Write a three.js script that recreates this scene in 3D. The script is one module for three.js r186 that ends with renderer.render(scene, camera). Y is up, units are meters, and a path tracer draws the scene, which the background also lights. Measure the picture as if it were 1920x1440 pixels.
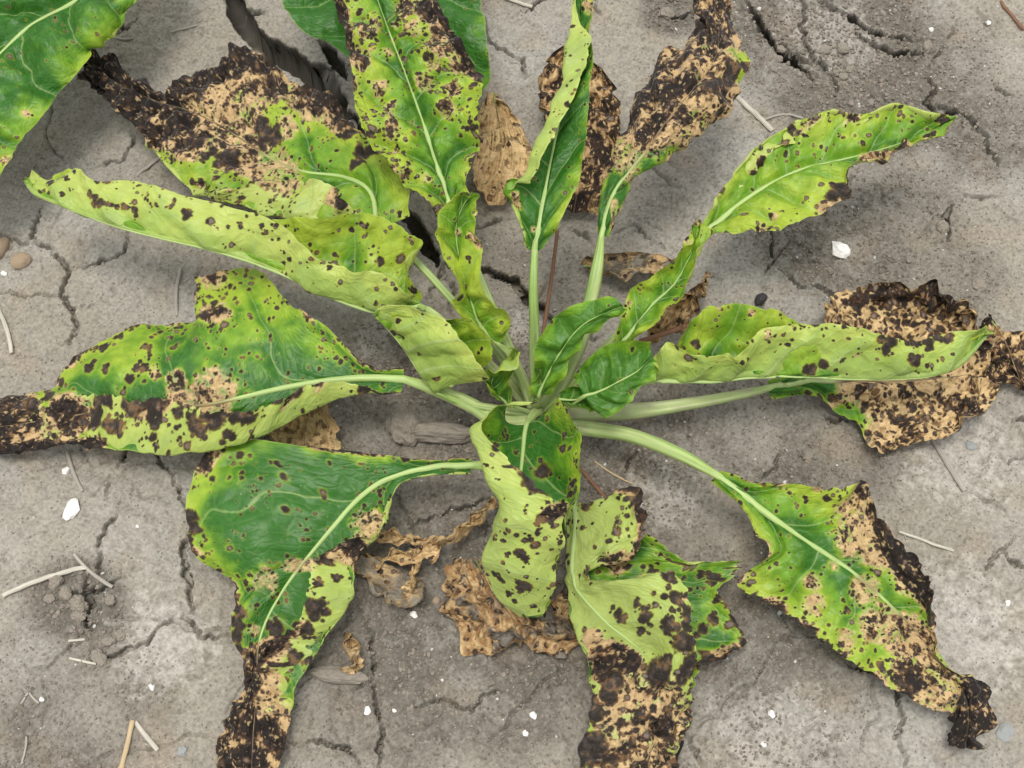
import * as THREE from 'three';

// ---------------------------------------------------------------- camera, sky, sun, exposure
const W = 1920, H = 1440;                                  // the photograph's own grid, used to measure where things stand
const scene = new THREE.Scene();
const DIST = 0.95, TILT = 25 * Math.PI / 180, FOV = 31;
const camera = new THREE.PerspectiveCamera(FOV, W / H, 0.02, 60);
camera.position.set(0, DIST * Math.cos(TILT), DIST * Math.sin(TILT));
camera.lookAt(0, 0, 0);
camera.updateMatrixWorld(true);

const SKYW = 128, SKYH = 64, skyData = new Float32Array(SKYW * SKYH * 4);
for (let j = 0; j < SKYH; j++) for (let i = 0; i < SKYW; i++) {
  const el = ((j + 0.5) / SKYH - 0.5) * Math.PI, s = Math.max(0, Math.sin(el));
  const l = el < 0 ? 0.18 : 0.25 * (1 + 2 * s);           // overcast: three times brighter overhead than at the horizon
  const k = (j * SKYW + i) * 4;
  skyData[k] = l * 0.985; skyData[k + 1] = l; skyData[k + 2] = l * 1.03; skyData[k + 3] = 1;
}
const sky = new THREE.DataTexture(skyData, SKYW, SKYH, THREE.RGBAFormat, THREE.FloatType);
sky.mapping = THREE.EquirectangularReflectionMapping; sky.magFilter = THREE.LinearFilter; sky.needsUpdate = true;
scene.background = sky; scene.environment = sky;

const sun = new THREE.DirectionalLight(new THREE.Color(1, 0.96, 0.89), 1.25);
sun.position.set(-0.12, 1.6, 0.12); sun.target.position.set(0, 0, 0);
sun.castShadow = true; sun.shadow.radius = 34; sun.shadow.mapSize.set(2048, 2048);
Object.assign(sun.shadow.camera, { left: -0.7, right: 0.7, top: 0.7, bottom: -0.7, near: 0.2, far: 4 });
scene.add(sun, sun.target);

const renderer = new THREE.WebGLRenderer({ antialias: true });
renderer.setSize(1024, 768);
renderer.shadowMap.enabled = true;
renderer.toneMapping = THREE.LinearToneMapping;
renderer.toneMappingExposure = 1.72;

// ---------------------------------------------------------------- random numbers, noise, small maths
let seed = 7;
const rnd = () => { seed = (seed * 1664525 + 1013904223) >>> 0; return seed / 4294967296; };
const rr = (a, b) => a + (b - a) * rnd();
const perm = new Uint8Array(512);
{ const p = [...Array(256).keys()]; for (let i = 255; i > 0; i--) { const j = Math.floor(rnd() * (i + 1)); [p[i], p[j]] = [p[j], p[i]]; } for (let i = 0; i < 512; i++) perm[i] = p[i & 255]; }
const gr = (h, x, y, z) => { const u = (h & 15) < 8 ? x : y, v = (h & 15) < 4 ? y : ((h & 13) === 12 ? x : z); return ((h & 1) ? -u : u) + ((h & 2) ? -v : v); };
function noise(x, y, z) {
  const fx = Math.floor(x), fy = Math.floor(y), fz = Math.floor(z), X = fx & 255, Y = fy & 255, Z = fz & 255;
  x -= fx; y -= fy; z -= fz;
  const u = x * x * x * (x * (x * 6 - 15) + 10), v = y * y * y * (y * (y * 6 - 15) + 10), w = z * z * z * (z * (z * 6 - 15) + 10);
  const A = perm[X] + Y, AA = perm[A] + Z, AB = perm[A + 1] + Z, B = perm[X + 1] + Y, BA = perm[B] + Z, BB = perm[B + 1] + Z;
  const l = (a, b, t) => a + (b - a) * t;
  return l(l(l(gr(perm[AA], x, y, z), gr(perm[BA], x - 1, y, z), u), l(gr(perm[AB], x, y - 1, z), gr(perm[BB], x - 1, y - 1, z), u), v),
    l(l(gr(perm[AA + 1], x, y, z - 1), gr(perm[BA + 1], x - 1, y, z - 1), u), l(gr(perm[AB + 1], x, y - 1, z - 1), gr(perm[BB + 1], x - 1, y - 1, z - 1), u), v), w);
}
const fbm = (x, y, z, o = 4) => { let s = 0, a = 0.5; for (let i = 0; i < o; i++) { s += a * noise(x, y, z); x = x * 2.03 + 17.1; y = y * 2.03 + 5.3; z = z * 2.03 + 9.7; a *= 0.5; } return s; };
const clamp = (x, a = 0, b = 1) => Math.min(b, Math.max(a, x));
const sm = (a, b, x) => { const t = clamp((x - a) / (b - a)); return t * t * (3 - 2 * t); };
const mix = (a, b, t) => a + (b - a) * t;
const mixc = (o, c, t) => { o[0] += (c[0] - o[0]) * t; o[1] += (c[1] - o[1]) * t; o[2] += (c[2] - o[2]) * t; };
const SRGB = new Uint8Array(4097);
for (let i = 0; i <= 4096; i++) { const c = i / 4096; SRGB[i] = Math.round(255 * (c <= 0.0031308 ? c * 12.92 : 1.055 * Math.pow(c, 1 / 2.4) - 0.055)); }
const s8 = c => SRGB[Math.round(clamp(c) * 4096)];
function texture(data, w, h, colour) {
  const t = new THREE.DataTexture(data, w, h, THREE.RGBAFormat);
  t.magFilter = THREE.LinearFilter; t.minFilter = THREE.LinearMipmapLinearFilter; t.generateMipmaps = true;
  if (colour) t.colorSpace = THREE.SRGBColorSpace;
  t.needsUpdate = true; return t;
}

const hsh = (a, b, c) => { let h = Math.imul(a, 374761393) + Math.imul(b, 668265263) + Math.imul(c, 2147483647 - 1299721) | 0; h = Math.imul(h ^ (h >>> 13), 1274126177); return (h ^ (h >>> 16)) >>> 0; };
function reticule(x, y) {                                     // distance to the nearest border between scattered cells: fine venation
  const X = Math.floor(x), Y = Math.floor(y); let a = 9, b = 9;
  for (let i = -1; i <= 1; i++) for (let j = -1; j <= 1; j++) { const h = hsh(X + i, Y + j, 5), dx = X + i + (h & 1023) / 1023 - x, dy = Y + j + ((h >>> 12) & 1023) / 1023 - y, d = dx * dx + dy * dy; if (d < a) { b = a; a = d; } else if (d < b) b = d; }
  return Math.sqrt(b) - Math.sqrt(a);
}

// a point measured in the photograph at (px, py), standing h centimetres above the soil
const eye = camera.position.clone(), tanV = Math.tan(FOV / 2 * Math.PI / 180), q = camera.quaternion.clone(), tmpV = new THREE.Vector3();
function at(px, py, h, out = new THREE.Vector3()) {
  tmpV.set((px / W * 2 - 1) * tanV * W / H, (1 - py / H * 2) * tanV, -1).applyQuaternion(q);
  return out.copy(tmpV).multiplyScalar((h / 100 - eye.y) / tmpV.y).add(eye);
}
const PX = 0.000365;                                       // metres per grid unit on the soil

const names = {};
function put(o, name, label, category, group, kind) {
  const n = names[name] = (names[name] ?? -1) + 1;
  o.name = n ? `${name}_${String(n).padStart(3, '0')}` : name;
  if (label) o.userData.label = label;
  if (category) o.userData.category = category;
  if (group) o.userData.group = group;
  if (kind) o.userData.kind = kind;
  scene.add(o); o.traverse(c => { c.castShadow = c.receiveShadow = true; });
  return o;
}

// ---------------------------------------------------------------- soil
const X0 = -0.46, X1 = 0.46, Z0 = -0.41, Z1 = 0.33, FS = 0.0005, FW = Math.round((X1 - X0) / FS), FH = Math.round((Z1 - Z0) / FS);
// crackDepth holds how many metres the soil surface drops; it shapes the mesh only, the soil colour never reads it
const crackDepth = new Float32Array(FW * FH), zoneField = new Float32Array(200 * 164);
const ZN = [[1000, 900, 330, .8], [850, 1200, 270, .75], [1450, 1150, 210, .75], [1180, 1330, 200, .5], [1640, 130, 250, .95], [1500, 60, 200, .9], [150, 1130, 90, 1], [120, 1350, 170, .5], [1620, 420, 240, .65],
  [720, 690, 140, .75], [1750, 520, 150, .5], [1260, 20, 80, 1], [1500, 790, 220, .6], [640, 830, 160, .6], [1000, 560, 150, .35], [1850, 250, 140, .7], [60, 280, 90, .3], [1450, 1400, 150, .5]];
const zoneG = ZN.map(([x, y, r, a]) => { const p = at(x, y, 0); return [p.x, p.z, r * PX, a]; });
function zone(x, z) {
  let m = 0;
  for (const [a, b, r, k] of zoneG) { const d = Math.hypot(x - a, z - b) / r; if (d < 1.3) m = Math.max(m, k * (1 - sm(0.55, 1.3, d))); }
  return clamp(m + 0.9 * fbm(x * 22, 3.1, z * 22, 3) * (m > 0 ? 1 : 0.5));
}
function stampCrack(pts, w, rough = 1, depth = 1) {           // pts in metres; w: full width in metres
  for (let i = 0; i + 1 < pts.length; i++) {
    const [ax, az] = pts[i], [bx, bz] = pts[i + 1], L = Math.hypot(bx - ax, bz - az), n = Math.ceil(L / 0.0004), end0 = i === 0, end1 = i + 2 === pts.length;
    for (let k = 0; k <= n; k++) {
      const t = k / n, x = mix(ax, bx, t), z = mix(az, bz, t);
      const ox = x + rough * (0.006 * fbm(x * 90, 1.7, z * 90, 4) + 0.0022 * noise(x * 420, 1.7, z * 420)), oz = z + rough * (0.006 * fbm(x * 90, 8.9, z * 90, 4) + 0.0022 * noise(x * 420, 8.9, z * 420));
      const big = w > 0.006; let ww = big ? w * (0.85 + 0.7 * fbm(x * 40, 4.4, z * 40, 2)) : w * 0.9 * (0.5 + 1.7 * Math.max(-0.25, fbm(x * 90, 4.4, z * 90, 4) + 0.12));
      if (end0) ww *= sm(-0.15, 0.8, t); if (end1) ww *= sm(-0.15, 0.8, 1 - t);
      const r = ww * 0.5 + 0.0005, ci = (ox - X0) / FS, cj = (oz - Z0) / FS, R = Math.ceil(r / FS) + 1;
      for (let dj = -R; dj <= R; dj++) for (let di = -R; di <= R; di++) {
        const ii = Math.round(ci) + di, jj = Math.round(cj) + dj;
        if (ii < 0 || jj < 0 || ii >= FW || jj >= FH) continue;
        const d = Math.hypot(ii - ci, jj - cj) * FS, v = (1 - sm(ww > 0.006 ? 0.35 : 0.5, 1, d / r)) * Math.min(0.075, (ww * (ww > 0.006 ? 5 : 3) + 0.0028) * depth), id = jj * FW + ii;
        if (v > crackDepth[id]) crackDepth[id] = v;
      }
    }
  }
}
const CR = [
  [46, 425, -30, 445, 20, 468, 60, 500, 88, 540, 106, 572, 132, 600, 165, 625, 205], [75, 575, 120, 600, 150, 610, 190, 650, 215], [26, 600, 75, 625, 110, 650, 150], [34, 640, 190, 690, 280, 740, 370], [32, 745, 385, 775, 420, 800, 455, 818, 495],
  [10, 800, 560, 830, 500, 850, 540, 845, 585], [19, 820, 490, 905, 500, 960, 520, 990, 560, 1045, 605], [9, 1045, 605, 1080, 640, 1130, 625], [6, 880, 425, 920, 412, 955, 400],
  [7, 80, 380, 55, 440, 100, 470, 132, 500, 108, 545, 137, 580, 140, 620, 118, 645], [4, 132, 500, 200, 484, 235, 474, 240, 430], [3, 0, 545, 60, 552, 108, 548], [4, 0, 432, 40, 452, 58, 440], [4, 240, 240, 252, 262, 228, 292, 165, 312],
  [5, 908, 30, 915, 80, 950, 102, 985, 116, 986, 148], [5, 250, 825, 222, 880], [6, 268, 826, 300, 870, 322, 888, 336, 930, 352, 960], [4, 205, 890, 208, 930], [6, 224, 942, 206, 1000, 186, 1042, 190, 1080],
  [7, 350, 1000, 345, 1030, 350, 1062, 358, 1100, 358, 1150], [7, 330, 1152, 290, 1192, 282, 1205, 250, 1212, 212, 1236, 175, 1240], [5, 340, 1158, 366, 1180, 378, 1196, 440, 1184], [9, 165, 1085, 172, 1130, 166, 1190], [6, 120, 1110, 165, 1120, 235, 1090],
  [4, 540, 1396, 600, 1390, 650, 1402, 682, 1445], [5, 695, 1270, 700, 1310, 718, 1372, 710, 1445], [3.5, 765, 1318, 830, 1314, 885, 1330, 915, 1304, 945, 1292], [5, 1275, 1365, 1300, 1400, 1322, 1445], [6, 1675, 1270, 1690, 1320, 1702, 1345, 1678, 1372, 1700, 1412, 1706, 1445], [5, 1590, 1240, 1640, 1266],
  [20, 1395, -20, 1430, 42, 1470, 96, 1530, 142], [12, 1450, 60, 1482, 100, 1545, 122], [14, 1530, -10, 1590, 20, 1650, 52, 1730, 70], [10, 1600, 45, 1642, 76, 1700, 92, 1755, 86], [9, 1738, 130, 1752, 160, 1740, 190, 1762, 212], [13, 1750, 190, 1802, 206, 1832, 228, 1852, 264, 1872, 312], [10, 1858, 148, 1905, 182], [9, 1785, 375, 1768, 420, 1776, 455], [2.5, 1805, 28, 1762, 90, 1745, 118],
  [8, 1640, 75, 1690, 95, 1715, 90], [10, 1235, 15, 1265, 30, 1310, 22], [9, 1460, 70, 1500, 100, 1525, 115], [4, 1448, 420, 1450, 490, 1432, 512], [6, 1460, 508, 1500, 540, 1522, 546], [10, 1518, 538, 1555, 545, 1572, 565], [5, 1070, 425, 1090, 440, 1112, 452], [4, 1138, 436, 1190, 428, 1245, 466], [3.5, 1435, 560, 1415, 590, 1400, 600],
  [5, 1428, 904, 1456, 866, 1472, 842], [6, 1545, 775, 1560, 792, 1590, 788], [4, 1905, 1005, 1862, 1042, 1850, 1075], [4, 1808, 905, 1848, 935, 1885, 960], [4, 1808, 1180, 1856, 1205], [5, 820, 965, 870, 948, 925, 935], [4, 760, 985, 800, 970, 825, 962], [4, 1190, 835, 1180, 870, 1165, 890], [4, 690, 1150, 700, 1240, 705, 1280], [3, 660, 1290, 690, 1285],
  [4, 255, 30, 220, 60, 190, 78], [5, 1800, 360, 1840, 372, 1880, 368], [3, 1560, 560, 1600, 570, 1640, 600], [3, 1880, 880, 1920, 850],
];
for (const [w, ...c] of CR) { const pts = []; for (let i = 0; i < c.length; i += 2) { const p = at(c[i], c[i + 1], 0); pts.push([p.x, p.z]); } stampCrack(pts, w * PX); }
for (let i = 0; i < 120; i++) {                               // hairlines between them, and cracks going on beyond the frame
  let x = rr(X0, X1), z = rr(Z0, Z1), a = rr(0, 6.28); const out = Math.abs(x) > 0.4 || z < -0.34 || z > 0.27, pts = [[x, z]], n = out ? 9 : 4;
  for (let k = 0; k < n; k++) { a += rr(-0.7, 0.7); x += Math.cos(a) * 0.011; z += Math.sin(a) * 0.011; pts.push([x, z]); }
  stampCrack(pts, out ? rr(0.001, 0.004) : rr(0.0001, 0.0004), 1.2, out ? 1 : 0.45);
}
for (let pass = 0; pass < 3; pass++) {
  const src = crackDepth.slice();
  for (let j = 2; j < FH - 2; j++) for (let i = 2; i < FW - 2; i++) { const k = j * FW + i; if (src[k] < 0.008) continue; let t = 0; for (let b = -2; b <= 2; b++) for (let a = -2; a <= 2; a++) t += src[k + b * FW + a]; crackDepth[k] = t / 25; }
}
function crackAt(x, z) {
  const u = (x - X0) / FS, v = (z - Z0) / FS, i = Math.floor(u), j = Math.floor(v);
  if (i < 0 || j < 0 || i >= FW - 1 || j >= FH - 1) return 0;
  const fu = u - i, fv = v - j, k = j * FW + i;
  return mix(mix(crackDepth[k], crackDepth[k + 1], fu), mix(crackDepth[k + FW], crackDepth[k + FW + 1], fu), fv);
}
const billow = (x, z, o) => { let s = 0, a = 0.55; for (let i = 0; i < o; i++) { s += a * Math.abs(noise(x, 2.2 + i, z)); x = x * 2.1 + 3; z = z * 2.1 + 7; a *= 0.5; } return s; };
function soilBase(x, z) {
  const m = zone(x, z);
  return 0.014 * fbm(x * 5, 0.3, z * 5, 2) + 0.0042 * fbm(x * 30, 1.3, z * 30, 3) + 0.0042 * fbm(x * 110, 6.1, z * 110, 3) - 0.0022 * sm(0.16, 0.42, fbm(x * 55, 11, z * 55, 3)) + m * (0.0085 * (billow(x * 70, z * 70, 4) - 0.2) + 0.0016 * fbm(x * 330, 2, z * 330, 2)) - m * 0.0012;
}
const plateCrack = (x, z) => {
  const w1 = 0.022 * fbm(x * 26, 3.7, z * 26, 3), w2 = 0.022 * fbm(x * 26, 9.2, z * 26, 3), e = reticule((x + w1) * 11 + 40, (z + w2) * 11 + 40), on = sm(-0.02, 0.14, fbm(x * 17, 6.6, z * 17, 2));
  return 0.0026 * on * (1 - sm(0.006, 0.022, e));
};
const soil = (x, z) => { const c = crackAt(x, z); return soilBase(x, z) - (Math.abs(x) < 0.47 && Math.abs(z) < 0.43 ? plateCrack(x, z) : 0) - c * (c > 0.004 ? 1 + 0.35 * fbm(x * 90, 5, z * 90, 2) : 1); };
const lines = (a, b, step) => { const v = []; let d = step, p = a; const lo = []; for (let k = 0; k < 26; k++) { d *= 1.32; p -= d; lo.unshift(p); } v.push(...lo); const n = Math.round((b - a) / step); for (let k = 0; k <= n; k++) v.push(a + (b - a) * k / n); d = step; p = b; for (let k = 0; k < 26; k++) { d *= 1.32; p += d; v.push(p); } return v; };
{
  const xs = lines(X0, X1, 0.00088), zs = lines(Z0, Z1, 0.00088), nx = xs.length, nz = zs.length;
  const pos = new Float32Array(nx * nz * 3), uv = new Float32Array(nx * nz * 2), idx = new Uint32Array((nx - 1) * (nz - 1) * 6);
  let k = 0;
  for (let j = 0; j < nz; j++) for (let i = 0; i < nx; i++, k++) {
    const x = xs[i], z = zs[j];
    pos[k * 3] = x; pos[k * 3 + 1] = soil(x, z); pos[k * 3 + 2] = z;
    const c = crackAt(x, z);
    if (c > 0.005) {                                          // wide cracks are undercut: the crust overhangs the gap
      const gx = crackAt(x + 0.001, z) - crackAt(x - 0.001, z), gz = crackAt(x, z + 0.001) - crackAt(x, z - 0.001), gl = Math.hypot(gx, gz);
      if (gl > 0.0004) { const sh = Math.min(0.008, 0.6 * (c - 0.005)); pos[k * 3] -= gx / gl * sh; pos[k * 3 + 2] -= gz / gl * sh; }
    }
    uv[k * 2] = (x - X0) / (X1 - X0); uv[k * 2 + 1] = (z - Z0) / (X1 - X0);
  }
  k = 0;
  for (let j = 0; j < nz - 1; j++) for (let i = 0; i < nx - 1; i++) { const a = j * nx + i; idx[k++] = a; idx[k++] = a + nx; idx[k++] = a + 1; idx[k++] = a + 1; idx[k++] = a + nx; idx[k++] = a + nx + 1; }
  const g = new THREE.BufferGeometry();
  g.setAttribute('position', new THREE.BufferAttribute(pos, 3)); g.setAttribute('uv', new THREE.BufferAttribute(uv, 2)); g.setIndex(new THREE.BufferAttribute(idx, 1)); g.computeVertexNormals();
  const T = 2048, col = new Uint8Array(T * T * 4), bmp = new Uint8Array(T * T * 4), c = [0, 0, 0], CS = 256;
  const coarse = new Float32Array(CS * CS * 2);
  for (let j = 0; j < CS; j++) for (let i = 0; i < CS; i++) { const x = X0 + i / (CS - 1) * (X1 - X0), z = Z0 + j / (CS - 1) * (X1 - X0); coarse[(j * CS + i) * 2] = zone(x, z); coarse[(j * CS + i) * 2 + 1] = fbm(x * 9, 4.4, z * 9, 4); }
  const PALE = [[985, 605, 40], [700, 620, 50], [1240, 930, 70], [300, 1210, 90], [1560, 60, 110], [1800, 1180, 120], [1790, 850, 110], [1450, 1390, 110]].map(([x, y, r]) => { const p = at(x, y, 0); return [p.x, p.z, r * PX]; });
  for (let j = 0; j < T; j++) for (let i = 0; i < T; i++) {
    const u = i / T, v = j / T, x = X0 + u * (X1 - X0), z = Z0 + v * (X1 - X0), ku = u * (CS - 1), kv = v * (CS - 1), ci = Math.floor(ku), cj = Math.floor(kv), fu = ku - ci, fv = kv - cj, o = (cj * CS + ci) * 2;
    const lp = b => mix(mix(coarse[o + b], coarse[o + 2 + b], fu), mix(coarse[o + CS * 2 + b], coarse[o + CS * 2 + 2 + b], fu), fv);
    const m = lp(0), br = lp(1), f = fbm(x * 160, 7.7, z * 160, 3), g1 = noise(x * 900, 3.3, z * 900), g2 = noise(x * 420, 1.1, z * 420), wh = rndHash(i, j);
    c[0] = 0.306; c[1] = 0.277; c[2] = 0.226;
    mixc(c, [0.362, 0.343, 0.302], clamp(0.35 + br * 1.9));
    // crumbly zones are mixed darker and browner than the crust
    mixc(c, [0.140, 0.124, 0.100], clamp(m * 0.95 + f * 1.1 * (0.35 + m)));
    mixc(c, [0.30, 0.235, 0.165], clamp(noise(x * 30, 9.9, z * 30) * 0.8 - 0.12));
    for (const [a, b, r] of PALE) { const d = Math.hypot(x - a, z - b) / r; if (d < 1.2) mixc(c, [0.46, 0.43, 0.38], 0.55 * clamp((1.1 - d) * 1.5 + f * 2.2)); }
    const k1 = 1 + 0.22 * g1 + 0.30 * g2 + 0.45 * f;
    c[0] *= k1; c[1] *= k1; c[2] *= k1;
    if (wh > 0.9985 - 0.001 * m) mixc(c, [0.62, 0.6, 0.56], 0.8);
    const q4 = (j * T + i) * 4;
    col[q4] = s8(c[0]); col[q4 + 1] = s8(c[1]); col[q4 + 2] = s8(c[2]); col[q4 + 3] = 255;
    const b = 128 + 60 * g1 + 70 * g2 + 60 * f; bmp[q4] = bmp[q4 + 1] = bmp[q4 + 2] = clamp(b, 0, 255); bmp[q4 + 3] = 255;
  }
  const tc = texture(col, T, T, true), tb = texture(bmp, T, T, false);
  for (const t of [tc, tb]) t.wrapS = t.wrapT = THREE.MirroredRepeatWrapping;
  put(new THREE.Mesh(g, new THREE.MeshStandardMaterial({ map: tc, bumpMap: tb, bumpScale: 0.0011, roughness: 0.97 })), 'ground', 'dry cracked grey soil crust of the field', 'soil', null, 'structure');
}
function rndHash(i, j) { let h = (i * 374761393 + j * 668265263) >>> 0; h = Math.imul(h ^ (h >>> 13), 1274126177) >>> 0; return ((h ^ (h >>> 16)) >>> 0) / 4294967296; }

// ---------------------------------------------------------------- leaves
const cr = (a, b, c, d, t) => 0.5 * (2 * b + (c - a) * t + (2 * a - 5 * b + 4 * c - d) * t * t + (3 * b - a - 3 * c + d) * t * t * t);
function sample(rows, r, c, k) {                              // Catmull-Rom through a control net; k picks x, y or height
  const R = rows.length - 1, C = rows[0].length - 1, i = Math.min(R - 1, Math.floor(r)), j = Math.min(C - 1, Math.floor(c)), fr = r - i, fc = c - j, v = [0, 0, 0, 0];
  for (let a = -1; a <= 2; a++) {
    const p = (n) => { const ri = i + a, rowAt = (ri2) => rows[ri2][n][k]; return ri < 0 ? 2 * rowAt(0) - rowAt(1) : ri > R ? 2 * rowAt(R) - rowAt(R - 1) : rowAt(ri); };
    const e = n => n < 0 ? 2 * p(0) - p(1) : n > C ? 2 * p(C) - p(C - 1) : p(n);
    v[a + 1] = cr(e(j - 1), e(j), e(j + 1), e(j + 2), fc);
  }
  return cr(v[0], v[1], v[2], v[3], fr);
}
const GREEN = [0.036, 0.165, 0.014], MIDG = [0.17, 0.36, 0.018], YEL = [0.425, 0.55, 0.05], PALEG = [0.58, 0.68, 0.18], STRAW = [0.70, 0.58, 0.26], TAN = [0.66, 0.47, 0.235], OCH = [0.30, 0.165, 0.065], BRN = [0.065, 0.036, 0.02], BLK = [0.014, 0.010, 0.008], GREY = [0.25, 0.20, 0.165], VEIN = [0.42, 0.54, 0.18], MUD = [0.24, 0.215, 0.17], RIMC = [0.10, 0.05, 0.024];
function cells(x, y, z) {                                     // nearest of scattered points, in units of its own radius
  const X = Math.floor(x), Y = Math.floor(y), Z = Math.floor(z); let best = 9;
  for (let a = -1; a <= 1; a++) for (let b = -1; b <= 1; b++) for (let c = -1; c <= 1; c++) {
    const h = hsh(X + a, Y + b, Z + c), dx = X + a + (h & 255) / 255 - x, dy = Y + b + ((h >> 8) & 255) / 255 - y, dz = Z + c + ((h >> 16) & 255) / 255 - z, r = 0.32 + 0.5 * ((h >>> 24) / 255), d = Math.sqrt(dx * dx + dy * dy + dz * dz) / r;
    if (d < best) best = d;
  }
  return best;
}
let leafNo = 0;
const TW = 300, TH = 560;
// d: rows (each row a list of [x, y, height]), m (column of the midrib), pet (petiole: x, y, height, width), w (midrib width), nec (dead patches), yel, spots, size of spots ...
function makeLeaf(d) {
  const id = ++leafNo, rows = d.rows, R = rows.length - 1, C = rows[0].length - 1, m = d.m, nc = d.nc ?? 13, nr = d.nr ?? 12, NX = C * nc + 1, NY = R * nr + 1;
  const sd = id * 13.37, P = new Float32Array(NX * NY * 3), N = new Float32Array(NX * NY * 3), px = new Float32Array(NX * NY), py = new Float32Array(NX * NY), nec = new Float32Array(NX * NY), v = new THREE.Vector3();
  const tOf = c => c < m ? (c - m) / m : (c - m) / (C - m);
  const dead = d.dead ?? 0, raggedBase = d.ragged ?? 0.02;
  const blots = [], patches = [];                             // small dark lesions are set singly, the rest is a field
  for (const b of d.nec ?? []) (b.length === 4 ? b[2] <= 30 && b[3] >= 1.0 && !d.dead : b[4] <= 16 && b[5] >= 1.05) ? blots.push(b) : patches.push(b);
  const necAt = (x, y) => {
    let n = dead; for (const b of d.live ?? []) n *= sm(0.35, 1.3, Math.hypot(x - b[0], y - b[1]) / b[2]);
    for (const b of patches) {
      let dd, r, a;
      if (b.length === 4) { dd = Math.hypot(x - b[0], y - b[1]); r = b[2]; a = b[3]; }
      else { const ex = b[2] - b[0], ey = b[3] - b[1], t = clamp(((x - b[0]) * ex + (y - b[1]) * ey) / (ex * ex + ey * ey)); dd = Math.hypot(x - b[0] - ex * t, y - b[1] - ey * t); r = b[4]; a = b[5]; }
      const k = a * (1 - sm(0.45, 1.35, dd / r)); if (k > n) n = k;
    }
    return n;
  };
  // surface from the net; the margin is nibbled where tissue is dead
  for (let j = 0; j < NY; j++) for (let i = 0; i < NX; i++) {
    const r = j / nr; let c = i / nc, t = tOf(c); const k = j * NX + i;
    const edge = Math.pow(Math.abs(t), 6);
    const rag = (raggedBase + (d.tatter ?? 0.03)) * (noise(r * 3.1 + sd, t > 0 ? 4.2 : 9.1, 1.5) + 0.8 * noise(r * 8.3 + sd, t > 0 ? 1.2 : 6.1, 3.5));
    c = clamp(c + (t > 0 ? -1 : 1) * edge * Math.max(0, rag + raggedBase * 0.6) * (t > 0 ? C - m : m), 0, C);
    px[k] = sample(rows, r, c, 0); py[k] = sample(rows, r, c, 1);
    at(px[k], py[k], sample(rows, r, c, 2) * (d.hs ?? 1), v);
    P[k * 3] = v.x; P[k * 3 + 1] = v.y; P[k * 3 + 2] = v.z;
    nec[k] = necAt(px[k], py[k]);
    if (d.edge) nec[k] = Math.max(nec[k], d.edge * sm(0.8, 0.97, Math.abs(t)) * sm(-0.05, 0.3, noise(r * 1.3 + sd, t > 0 ? 2.5 : 7.5, 5.5) + 0.4 * noise(r * 4.1 + sd, t > 0 ? 1.5 : 6.5, 2.5)));
  }
  const a = new THREE.Vector3(), b = new THREE.Vector3(), g3 = (k, o) => o.set(P[k * 3], P[k * 3 + 1], P[k * 3 + 2]);
  const p0 = new THREE.Vector3(), normals = () => {
    for (let j = 0; j < NY; j++) for (let i = 0; i < NX; i++) {
      g3(Math.min(NY - 1, j + 1) * NX + i, a).sub(g3(Math.max(0, j - 1) * NX + i, p0));
      g3(j * NX + Math.min(NX - 1, i + 1), b).sub(g3(j * NX + Math.max(0, i - 1), p0));
      a.cross(b).normalize(); const k = j * NX + i; N[k * 3] = a.x; N[k * 3 + 1] = a.y; N[k * 3 + 2] = a.z;
    }
  };
  normals();
  const up = d.up ?? [Math.floor(R / 2), m - 0.5], ku = Math.round(up[0] * nr) * NX + Math.round(up[1] * nc), flip = N[ku * 3 + 1] < 0 ? -1 : 1;
  for (let k = 0; k < N.length; k++) N[k] *= flip;
  // leaf length, then veins as lines leaving the midrib towards the tip
  let L = 0; for (let j = 1; j < NY; j++) L += g3(j * NX + m * nc, a).distanceTo(g3((j - 1) * NX + m * nc, b));
  const nv = d.veins ?? 6;
  const vein = (s, t, x, y, z) => { const at_ = Math.abs(t), ph = (s * 0.98 - at_ * (0.26 - 0.12 * at_)) * nv + (t > 0 ? 0.45 : 0) + 0.5 * noise(s * 3.1 + sd, at_ * 0.8 + (t > 0 ? 7 : 2), 0.5) + 0.10 * noise(x * 55 + sd, y * 55, z * 55); return Math.abs(ph - Math.round(ph)) * L / nv * 0.9; };
  const wave = d.wave ?? 1, ruff = d.ruffle ?? 1, quilt = d.quilt ?? 1;
  const D = new Float32Array(NX * NY);
  for (let j = 0; j < NY; j++) for (let i = 0; i < NX; i++) {
    const k = j * NX + i, t = tOf(i / nc), s = j / (NY - 1), at_ = Math.abs(t), x = P[k * 3], y = P[k * 3 + 1], z = P[k * 3 + 2], n = clamp(nec[k], 0, 2);
    const off = sm(0.0, 0.12, at_);
    let h = off * quilt * (0.0036 * sm(0, 0.009, vein(s, t, x, y, z)) + 0.0078 * (fbm(x * 56 + sd, y * 56, z * 56, 2)) + 0.0016 * fbm(x * 150 + sd, y * 150, z * 150, 2));
    h += off * wave * 0.005 * noise(x * 22 + sd, y * 22, z * 22);
    h += ruff * 0.0085 * at_ * at_ * at_ * (noise(s * L * 38 + sd, t > 0 ? 3 : 8, 0.5) + 0.5 * noise(s * L * 95 + sd, t > 0 ? 2 : 5, 4.5));
    h += (d.curl ?? 1) * 0.0045 * at_ * at_ * at_;
    if (d.ridge) h += d.ridge * 0.0016 * Math.sin(s * 62 + 2.5 * t + 4 * noise(s * 4, t, sd)) * sm(0.25, 0.45, s);
    const crisp = off * n * (d.crumple ?? 1.8) * (0.0042 * fbm(x * 110 + sd, y * 110, z * 110, 3) + 0.0026 * (0.5 - Math.abs(noise(x * 75, y * 75 + sd, z * 75)) * 2.2));
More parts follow.
